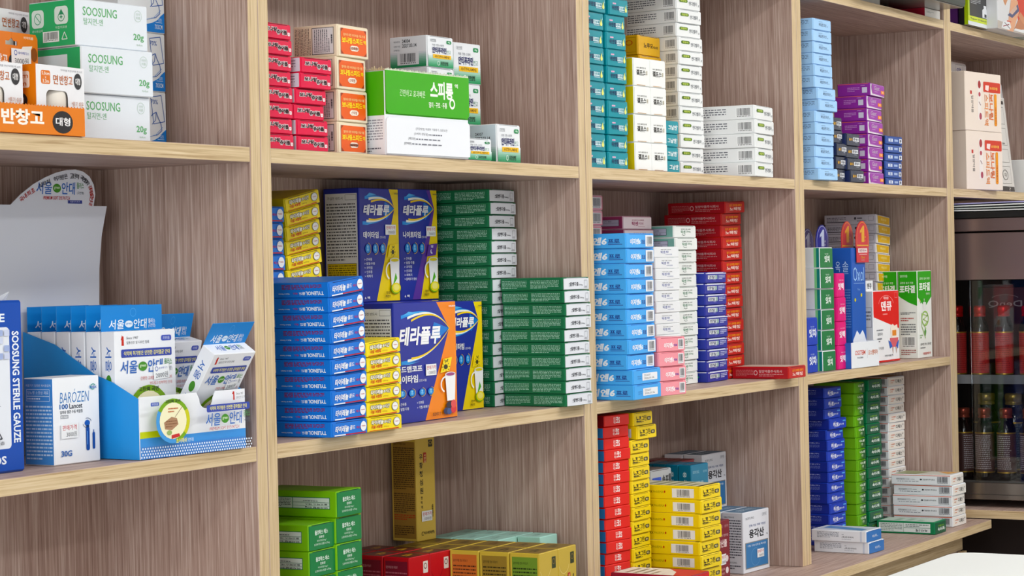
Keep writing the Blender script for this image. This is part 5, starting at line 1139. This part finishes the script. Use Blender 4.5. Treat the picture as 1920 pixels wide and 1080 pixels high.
D['oxol'] = dict(base='2558ae', front=[('P', [(0, 0), (1, 0), (1, .2), (.86, .26), (.72, .3), (.5, .26), (.3, .3), (.12, .25), (0, .22)], 'e6eaf2'), ('T', 'Oxol', .1, .72, .9, .84, 'a9cdf0', -.008), ('R', .12, .7, .9, .703, 'a9cdf0'), ('T', 'Fluor', .4, .64, .6, .66, '8ab0e0'), ('F', .2, .17, .8, .19, 1, '8a90a0')] + [('RR', .22 + i * .22, .08, .38 + i * .22, .12, .002, '3a7ac8') for i in range(3)] + [('F', .22, .03, .8, .06, 2, '6a90c0'), ('E', .2, .56, .06, .015, 'd8cc3a'), ('E', .66, .6, .06, .015, 'd8cc3a')],
    left=[('T', '옥', .16, .8, .42, .89, 'b9d6f2', .0), ('T', '솔', .54, .8, .86, .89, 'b9d6f2', .0), ('R', .2, .785, .86, .788, 'b9d6f2'), ('F', .3, .75, .8, .77, 1, '8ab4e6'), ('F', .2, .3, .95, .66, 16, '6a9ad6', .4)])
o = place(carton('mouth_care_box', D['oxol'], w, d, h, False), bx_, by_, bz_, .8)
tag(o, 'tall blue mouth care box standing in the white tray', 'box')
def crown(col, line, w, h, tail):
    """a rounded die-cut card with the figure 1 and a gilt outline"""
    mb = MB()
    P = [(-w / 2, 0), (w / 2, 0)]
    for i in range(13):
        a = math.pi * i / 12
        P.append((w / 2 * math.cos(a) * (1 - .12 * math.sin(a)), h * .45 + h * .55 * math.sin(a)))
    n = len(P)
    mb.add([(a, 0, b) for a, b in P] + [(a, .0012, b) for a, b in P], [tuple(range(n)), tuple(range(n, 2 * n))[::-1]] + [(i, (i + 1) % n, n + (i + 1) % n, n + i)[::-1] for i in range(n)], mat(col, .2))
    Face(mb, (-w / 2, 0, 0), (w, 0, 0), (0, 0, h), (0, -1, 0), .2).draw([('L', [(.5 + (a / w) * .86, b / h * .93 + .02) for a, b in P[1:]] + [(.07, .02)], .0009, line), ('R', .06, .05, .94, .1, line), ('P', [(.42, .2), (.64, .2), (.64, .82), (.54, .82), (.3, .62), (.3, .52), (.42, .6)], line), ('F', .68, .2, .74, .45, 2, line)])
    o = mb.obj('award_card')
    if tail:
        tb = MB()
        tb.box(-w * .46, 0, -tail, w * .46, .001, -.0002, mat(col, .25))
        F = Face(tb, (-w * .46, 0, -tail), (w * .92, 0, 0), (0, 0, tail), (0, -1, 0), .25)
        F.draw([('R', .12, .66, .88, .93, 'efe6e6'), ('T', '대한민국', .18, .7, .82, .89, '8a2a34', .02), ('R', .2, .52, .84, .56, 'e8b9b9'), ('T', 'Oxol', .34, .26, .66, .44, 'd8a24a', .01), ('R', .36, .14, .64, .18, 'd09090')])
        tb.obj('card_tail', o)
    return o
zt = bz_ + h
CROWNS = [('2b2f86', 'c3cde4', bx_ - .0125, by_ + .048, zt - .006, .056, .047, .012, 'navy award card with silver figure 1, beside the green end boxes'),
          ('2b2f86', 'c3cde4', bx_ - .0145, by_ + .074, zt - .006, .050, .041, .012, 'smaller navy award card half hidden behind the other navy card'),
          ('b8474c', 'd9a24c', bx_ + .027, by_ + .018, zt + .0004, .054, .046, 0, 'rear red award card with gold figure 1 above the blue box'),
          ('c03c42', 'd9a24c', bx_ + .046, by_ - .0022, zt + .0006, .060, .046, .026, 'front red award card hanging over the tall blue box')]
for col, line, cx, cy, cz, w_, h_, tl, lab in CROWNS:
    o = place(crown(col, line, w_, h_, tl), cx, cy, cz)
    tag(o, lab, 'card', 'award cards on the mouth care box')

dq = [o for o in COL.objects if o.name.startswith('toothache_medicine_box')][0]
mb = MB()
mb.box(-.004, .012, 0, .03, .013, .019, mat('eceef0'), .0002)
Face(mb, (-.004, .012, 0), (.034, 0, 0), (0, 0, .019), (0, -1, 0)).draw([('T', '덴큐', .2, .25, .8, .75, '3a3c44', .03)])
tb_ = mb.obj('header_tab', dq)
tb_.location = (0, 0, SPEC['deng'][6] - .0004)

# ------------------------------------------------------------------ right bay: cartons' neighbours
mb = MB()
mb.box(0, 0, 0, .16, .07, .272, mat('d9d3d2', .4), .006, None, 2)
Face(mb, (0, 0, .215), (.16, 0, 0), (0, 0, .057), (0, -1, 0)).draw([('F', .3, .05, .6, .45, 4, '4a484c', .35, True), ('O', .55, .45, .82, .9, .0008, '8a868c'), ('T', '약', .6, .5, .76, .8, '5a5a88', .02), ('F', .62, .05, .96, .4, 4, '4a484c', .35, True), ('O', .85, .45, .97, .9, .0006, '8a868c')])
tag(place(mb.obj('wrapped_pack'), 2.462, .118, 1.5238, 0), 'white wrapped pack with dark print behind the upper beige carton', 'pack')
mb = MB()
pw, ph = .098, .205
mb.box(0, 0, 0, pw, .0012, ph, mat('e4e2de', .5), .0002)
Face(mb, (0, 0, 0), (pw, 0, 0), (0, 0, ph), (0, -1, 0)).draw([('O', .02, .02, .98, .98, .0006, '8a8680'), ('R', .04, .93, .9, .965, '4a4644'), ('O', .08, .72, .84, .9, .0007, '5a5652'), ('O', .08, .5, .84, .68, .0007, '5a5652'), ('L', [(.3, .6), (.5, .56)], .0008, '8a8680'), ('F', .5, .51, .8, .53, 1, '5a5652'), ('O', .08, .32, .84, .46, .0007, '5a5652'), ('O', .08, .1, .84, .28, .0007, '5a5652'), ('RING', .46, .19, .18, .055, .12, '5a5652'), ('T', '대', .4, .17, .52, .21, '5a5652'), ('R', .0, .02, .96, .07, '4a4644'), ('T', '?', .6, .025, .7, .06, 'd8d4ce')])
o = place(mb.obj('instruction_card'), 2.668, .066, 1.5262, 0, .0, -6)
mb = MB(); mb.box(-.05, .003, .0, pw + .004, .0036, ph + .03, pm); mb.obj('plastic_sleeve', o)
tag(o, 'white instruction card in a clear sleeve leaning beside the beige cartons', 'card')
mb = MB(); mb.box(0, 0, 0, .06, .05, .075, mat('eceeec'), .001)
tag(place(mb.obj(N_), 2.790, .05, 1.5238), 'plain white box at the right edge beside the instruction card', 'box')

# top shelf
mb = MB()
mb.box(0, 0, 0, .45, .16, .09, mat('2a3632', .25), .008, None, 2)
o = place(mb.obj('plastic_pack'), 1.69, -.05, L0T + .0175)
fm_ = MB()
fm_.box(.01, .004, -.0002, .44, .09, .0012, mat('6d6a66', .2), .0003)
fm_.obj('film_underside', o)
tag(o, 'dark green plastic pack overhanging the top shelf', 'pack')
mb = MB(); mb.box(0, 0, 0, .082, .07, .0168, mat('eeece8'), .0008)
Face(mb, (0, .07, 0), (0, -.07, 0), (0, 0, .0168), (-1, 0, 0)).draw([('R', 0, 0, 1, 1, '9c1c30')])
Face(mb, (0, 0, 0), (.082, 0, 0), (0, 0, .0168), (0, -1, 0)).draw([('F', .1, .5, .6, .7, 2, 'a0a4a4')])
tag(place(mb.obj(N_), 2.069, .006, L0T + .0002), 'flat white box with dark red side under the dark green pack', 'box')
mb = MB(); mb.box(0, 0, 0, .12, .07, .0168, mat('d8d4cc'), .0008)
tag(place(mb.obj(N_), 1.76, .02, L0T + .0002), 'flat pale box under the left end of the dark green pack', 'box')
mb = MB(); mb.box(0, 0, 0, .06, .08, .1, mat('eaeae6'), .0008)
Face(mb, (0, 0, 0), (.06, 0, 0), (0, 0, .1), (0, -1, 0)).draw([('F', .1, .2, .8, .4, 3, '9aa0a0'), ('R', .0, .32, 1, .325, 'c9ccc8')])
tag(place(mb.obj(N_), 2.262, .035, L0T + .0002), 'white box with fine grey print beside the top shelf post', 'box')
mb = MB(); mb.box(0, 0, 0, .04, .016, .13, mat('56246e'), .0008)
Face(mb, (0, .016, 0), (0, -.016, 0), (0, 0, .13), (-1, 0, 0)).draw([('R', 0, 0, 1, 1, '4f2368'), ('T', 'AG', .4, .36, .7, .44, 'cdb8dc', .02)])
Face(mb, (0, 0, 0), (.04, 0, 0), (0, 0, .13), (0, -1, 0)).draw([('T', 'AG', .1, .38, .5, .45, 'cdb8dc', .02)])
tag(place(mb.obj(N_), 2.266, .012, L0T + .0002), 'purple box on the top shelf beside the black and lime pack', 'box')
mb = MB(); mb.box(0, 0, 0, .122, .018, .075, mat('17181a', .2), .001)
F = Face(mb, (0, 0, 0), (.122, 0, 0), (0, 0, .075), (0, -1, 0), .2)
F.draw([('R', 0, 0, .08, 1, 'a8c21e'), ('R', 0, .0, 1, .12, 'dfe4e6'), ('R', 0, .1, 1, .24, 'c6d61e'), ('T', 'Taper Friend is', .1, .14, .96, .2, '4a5210', .02), ('F', .14, .56, .6, .72, 4, 'c0c4c8', .4), ('P', [(.68, .26), (.95, .26), (.95, .46), (.88, .5), (.88, .58), (.75, .58), (.75, .5), (.68, .46)], 'e6e9ec'), ('R', .78, .28, .88, .36, '2a2c30')])
Face(mb, (0, .018, 0), (0, -.018, 0), (0, 0, .075), (-1, 0, 0), .2).draw([('R', .6, 0, 1, 1, '9ab41e')])
tag(place(mb.obj('tape_pack'), 2.257, -.012, L0T + .0002), 'black and lime tape pack with white bottle picture', 'pack')
# box with a photograph of a knee brace wearer, printed
mb = MB(); mb.box(0, 0, 0, .205, .09, .08, mat('d7d8da', .3), .001)
F = Face(mb, (0, 0, 0), (.205, 0, 0), (0, 0, .08), (0, -1, 0), .3)
F.draw([('P', [(.0, 0), (1, 0), (1, .1), (0, .2)], 'b7aea6'), ('P', [(.62, .3), (1, .24), (1, 1), (.6, 1), (.58, .6)], 'c9402e'), ('P', [(.24, .6), (.42, 1), (.22, 1), (.18, .7)], 'c8906c'), ('P', [(.28, .0), (.46, .0), (.66, .55), (.62, .8), (.42, .82), (.36, .5)], 'd9a382'), ('P', [(.5, .08), (.96, .12), (.98, .34), (.72, .42), (.6, .3)], 'b87a58'), ('P', [(.62, .44), (.78, .26), (.98, .22), (.98, .38), (.82, .42), (.7, .54)], 'c68a66'), ('P', [(.3, .38), (.62, .72), (.66, .56), (.44, .34)], '4a4f74'), ('P', [(.36, .46), (.56, .68), (.6, .6), (.44, .42)], 'd0b0a0'), ('P', [(.1, .03), (.34, .02), (.4, .1), (.36, .22), (.26, .24), (.16, .2)], 'e4e6e8'), ('L', [(.16, .08), (.34, .16)], .002, '8a3a3a'), ('L', [(.2, .18), (.36, .06)], .002, '5a5c60'), ('R', .27, .22, .4, .245, 'c83a30'), ('P', [(.48, .04), (.9, .03), (.86, .14), (.7, .1), (.52, .1)], 'e4e6e8')])
tag(place(mb.obj('brace_box'), 2.366, -.034, L0T + .0002), 'knee brace box with a printed photo of a person in red holding a knee', 'box')
mb = MB(); mb.box(0, 0, 0, .06, .08, .2, mat('a9b4b0', .4), .001)
Face(mb, (0, 0, 0), (.06, 0, 0), (0, 0, .2), (0, -1, 0)).draw([('F', .1, .05, .8, .95, 8, '7a8682', .4, True)])
tag(place(mb.obj(N_), 2.574, -.03, L0T + .0002), 'grey green box at the right end of the top shelf', 'box')

# ------------------------------------------------------------------ warming cabinet with bottles
XW = 2.235
Y0, Y1 = -.33, .185
ZB, ZT = .931, 1.4665
st = mat('8d7c7b', .32, .85)
dk = mat('16110f', .6)
root = bpy.data.objects.new('warming_cabinet', None)
COL.objects.link(root)
root.location = (XW + .14, (Y0 + Y1) / 2, .9165)
tag(root, 'stainless bottle warming cabinet with glass front at right', 'cabinet')
RO = -root.location
def wpart(name, mb, par=None, smooth=False):
    o = mb.obj(name, par or root, smooth)
    if not par:
        o.location = RO
    return o
mb = MB()
mb.box(XW + .004, Y0, ZB, XW + .285, Y0 + .004, ZT, st); mb.box(XW + .004, Y1 - .004, ZB, XW + .285, Y1, ZT, st)
mb.box(XW + .28, Y0 + .004, ZB, XW + .285, Y1 - .004, ZT, dk); mb.box(XW + .004, Y0 + .004, ZT - .004, XW + .28, Y1 - .004, ZT, dk)
mb.box(XW + .004, Y0 + .004, ZB + .03, XW + .28, Y1 - .004, ZB + .036, mat('6a6866', .3, .6))
mb.box(XW + .006, Y1 - .008, ZB + .04, XW + .27, Y1 - .0045, ZT - .01, dk); mb.box(XW + .006, Y0 + .0045, ZB + .04, XW + .27, Y0 + .008, ZT - .01, dk)
wpart('cabinet_body', mb)
mb = MB(); mb.box(XW - .004, Y0 - .004, ZT, XW + .29, Y1 + .002, ZT + .012, mat('141414', .4), .001); wpart('top_plate', mb)
mb = MB(); mb.box(XW, Y0, 1.4415, XW + .02, Y1, ZT - .0002, st, .001); wpart('header_trim', mb)
mb = MB(); mb.box(XW, Y0, 1.3488, XW + .02, Y1, 1.4385, st, .001); wpart('header_panel', mb)
mb = MB(); mb.box(XW, Y0, ZB, XW + .02, Y1, .9634, mat('8f8984', .22, .9), .001); mb.box(XW - .001, Y0, .9405, XW, Y1, .9415, mat('3a3634')); wpart('base_panel', mb)
mb = MB(); mb.box(XW + .006, Y0 + .005, 1.1512, XW + .27, Y1 - .009, 1.1545, mat('6a6a6a', .3, .6)); mb.box(XW + .004, Y0 + .005, 1.1512, XW + .006, Y1 - .009, 1.1684, mat('84868a', .35, .5)); wpart('bottle_rack', mb)
for fy in (Y0 + .02, Y1 - .05):
    for fx in (XW + .02, XW + .24):
        mb = MB(); mb.box(fx, fy, .9166, fx + .03, fy + .03, ZB, mat('191817', .6)); wpart('foot', mb)
gm = bpy.data.materials.new('cabinet_glass')
gm.use_nodes = True
nt = gm.node_tree
nt.nodes.remove(nt.nodes['Principled BSDF'])
tr, gl, mx_, fr = nt.nodes.new('ShaderNodeBsdfTransparent'), nt.nodes.new('ShaderNodeBsdfGlossy'), nt.nodes.new('ShaderNodeMixShader'), nt.nodes.new('ShaderNodeFresnel')
tr.inputs[0].default_value = (.93, .94, .95, 1)
gl.inputs['Roughness'].default_value = .03
fr.inputs[0].default_value = 1.45
nt.links.new(fr.outputs[0], mx_.inputs[0]); nt.links.new(tr.outputs[0], mx_.inputs[1]); nt.links.new(gl.outputs[0], mx_.inputs[2])
nt.links.new(mx_.outputs[0], nt.nodes['Material Output'].inputs[0])
for ya, yb in ((Y0 + .004, -.012), (-.008, Y1 - .004)):
    mb = MB(); mb.box(XW + (.0005 if ya < -.1 else .0045), ya, .9645, XW + (.003 if ya < -.1 else .007), yb + (.0 if ya < -.1 else 0), 1.3478, gm); wpart('glass_door', mb)
# bottles
def bottle(lab, cap, capm, gold):
    mb = MB()
    g = mat('140c0a', .08, 0, .6)
    mb.lathe([(.0165, 0), (.0195, .002), (.0198, .006), (.0198, .088), (.0185, .096), (.0125, .106), (.0105, .111), (.0105, .122)], g, 32)
    o = mb.obj('drink_bottle', None, True)
    lb = MB()
    lb.lathe([(.0199, .012), (.01995, .0122), (.01995, .0858), (.0199, .086)], mat(lab, .4), 40)
    gz = mat('c9a654', .3, .7)
    for za in (.012, .0835):
        lb.lathe([(.0199, za), (.0202, za + .0002), (.0202, za + .0022), (.0199, za + .0024)], gz, 40)
    # fine print on the label as thin strokes round the front
    rnd = random.Random(3)
    for r in range(17):
        a = 180 - 52
        while a < 180 + 50:
            b = a + rnd.uniform(4, 14)
            za = .0785 - r * .0037
            p = [(.02005 * math.cos(math.radians(q)), .02005 * math.sin(math.radians(q))) for q in (a, b)]
            lb.add([(p[0][0], p[0][1], za), (p[1][0], p[1][1], za), (p[1][0], p[1][1], za + .0021), (p[0][0], p[0][1], za + .0014)], [(0, 3, 2, 1)], mat(gold, .5))
            a = b + 3
    lb.obj('label', o)
    cb = MB()
    cb.lathe([(.0108, .1115), (.0135, .1118), (.0138, .114), (.0128, .1145), (.0128, .118), (.0137, .1185), (.0137, .127), (.0125, .1295), (.004, .130)], mat(cap, .22, capm), 32)
    cb.obj('cap', o, True)
    return o
zr = 1.1547
PROTO = {'u': bottle('c84442', 'd0242c', .4, '9a2c2c'), 'l': bottle('5a3a36', 'a85444', .55, 'c9bfc0'), 'g': bottle('2a3430', '9a8446', .5, '5a625c')}
USED = set()
def put(kind, xx, yy, zz, lab, grp, rot=0, sc=1, thin=1):
    o = PROTO[kind] if kind not in USED else dup(PROTO[kind])
    USED.add(kind)
    o.location = (xx, yy, zz)
    o.rotation_euler = (0, 0, math.radians(rot))
    o.scale = (sc * thin, sc * thin, sc)
    tag(o, lab, 'bottle', grp)
XB = 2.270
PLACE = ['leftmost', 'second from left', 'third from left', 'rightmost']
for i, yy in enumerate((.026, -.019, -.066, -.113)):
    put('u', XB, yy, zr, 'red labelled drink bottle on the upper rack, %s in the front row' % PLACE[i], 'red labelled bottles', (40, 0, 0, 0)[i], 1.11, .76)
for i, yy in enumerate((.012, -.024, -.067, -.112)):
    put('l', XB + (.002, 0, 0, .0)[i], yy + (.006 if i == 0 else 0), .9674, 'brown labelled drink bottle on the cabinet floor, %s in the front row' % PLACE[i], 'brown labelled bottles', (70, 0, -14, 0)[i], 1.05, .87)
for i, yy in enumerate((.026, -.019, -.068)):
    put('u', XB + .047, yy + .016, zr, 'red labelled drink bottle on the upper rack, %s in the second row' % ('left', 'middle', 'right')[i], 'red labelled bottles', 0, 1.11, .76)
for i, yy in enumerate((-.018, -.072, -.12)):
    put('g', XB + .05, yy + .006, .9674, 'gold capped taller bottle behind the brown labelled ones, %s' % ('left', 'middle', 'right')[i], 'gold capped bottles', 0, 1.25)
# boxes added to stand in for a mirror reflection, print drawn reversed
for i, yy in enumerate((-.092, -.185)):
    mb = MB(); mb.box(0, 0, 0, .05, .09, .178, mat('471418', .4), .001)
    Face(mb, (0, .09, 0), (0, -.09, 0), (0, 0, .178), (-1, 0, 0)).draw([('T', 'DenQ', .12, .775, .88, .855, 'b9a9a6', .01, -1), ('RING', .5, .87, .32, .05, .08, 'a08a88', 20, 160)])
    tag(place(mb.obj('reflected_carton'), XB + .105, yy + .012, zr), 'dark red carton reflection behind the upper bottles, %s' % ('left', 'right')[i], 'box', 'dark red carton reflections in the cabinet')
# papers lying on the cabinet
for i, (c, dz, x0, x1, bow) in enumerate((('eef0f2', 0, .0, .24, .003), ('dfe4e2', .0048, .004, .23, .0026), ('eef1f0', .0093, -.002, .22, .0024), ('a9a6d2', .0138, .0, .2, .001))):
    mb = MB()
    vs, fs = [], []
    n = 12
    for k in range(n + 1):
        u = k / n
        yy = Y1 - .02 - u * .46
        zz = bow * (1 - u) * .6 + .0006 * math.sin(u * 9 + i)
        vs += [(XW + x0, yy, zz), (XW + x1, yy, zz), (XW + x0, yy, zz - .0022), (XW + x1, yy, zz - .0022)]
    for k in range(n):
        a = 4 * k
        fs += [(a, a + 4, a + 5, a + 1), (a + 2, a + 3, a + 7, a + 6), (a, a + 2, a + 6, a + 4), (a + 1, a + 5, a + 7, a + 3)]
    fs += [(0, 1, 3, 2), (4 * n, 4 * n + 2, 4 * n + 3, 4 * n + 1)]
    mb.add(vs, fs, mat(c, .6))
    tag(place(mb.obj('paper_bundle'), 0, 0, ZT + .012 + .0035 + dz), ('white paper bundle lowest on top of the warming cabinet', 'grey white paper bundle second from bottom on the cabinet', 'white paper bundle second from top on the cabinet', 'lilac paper bundle topmost on the warming cabinet')[i], 'paper', 'papers on the cabinet')
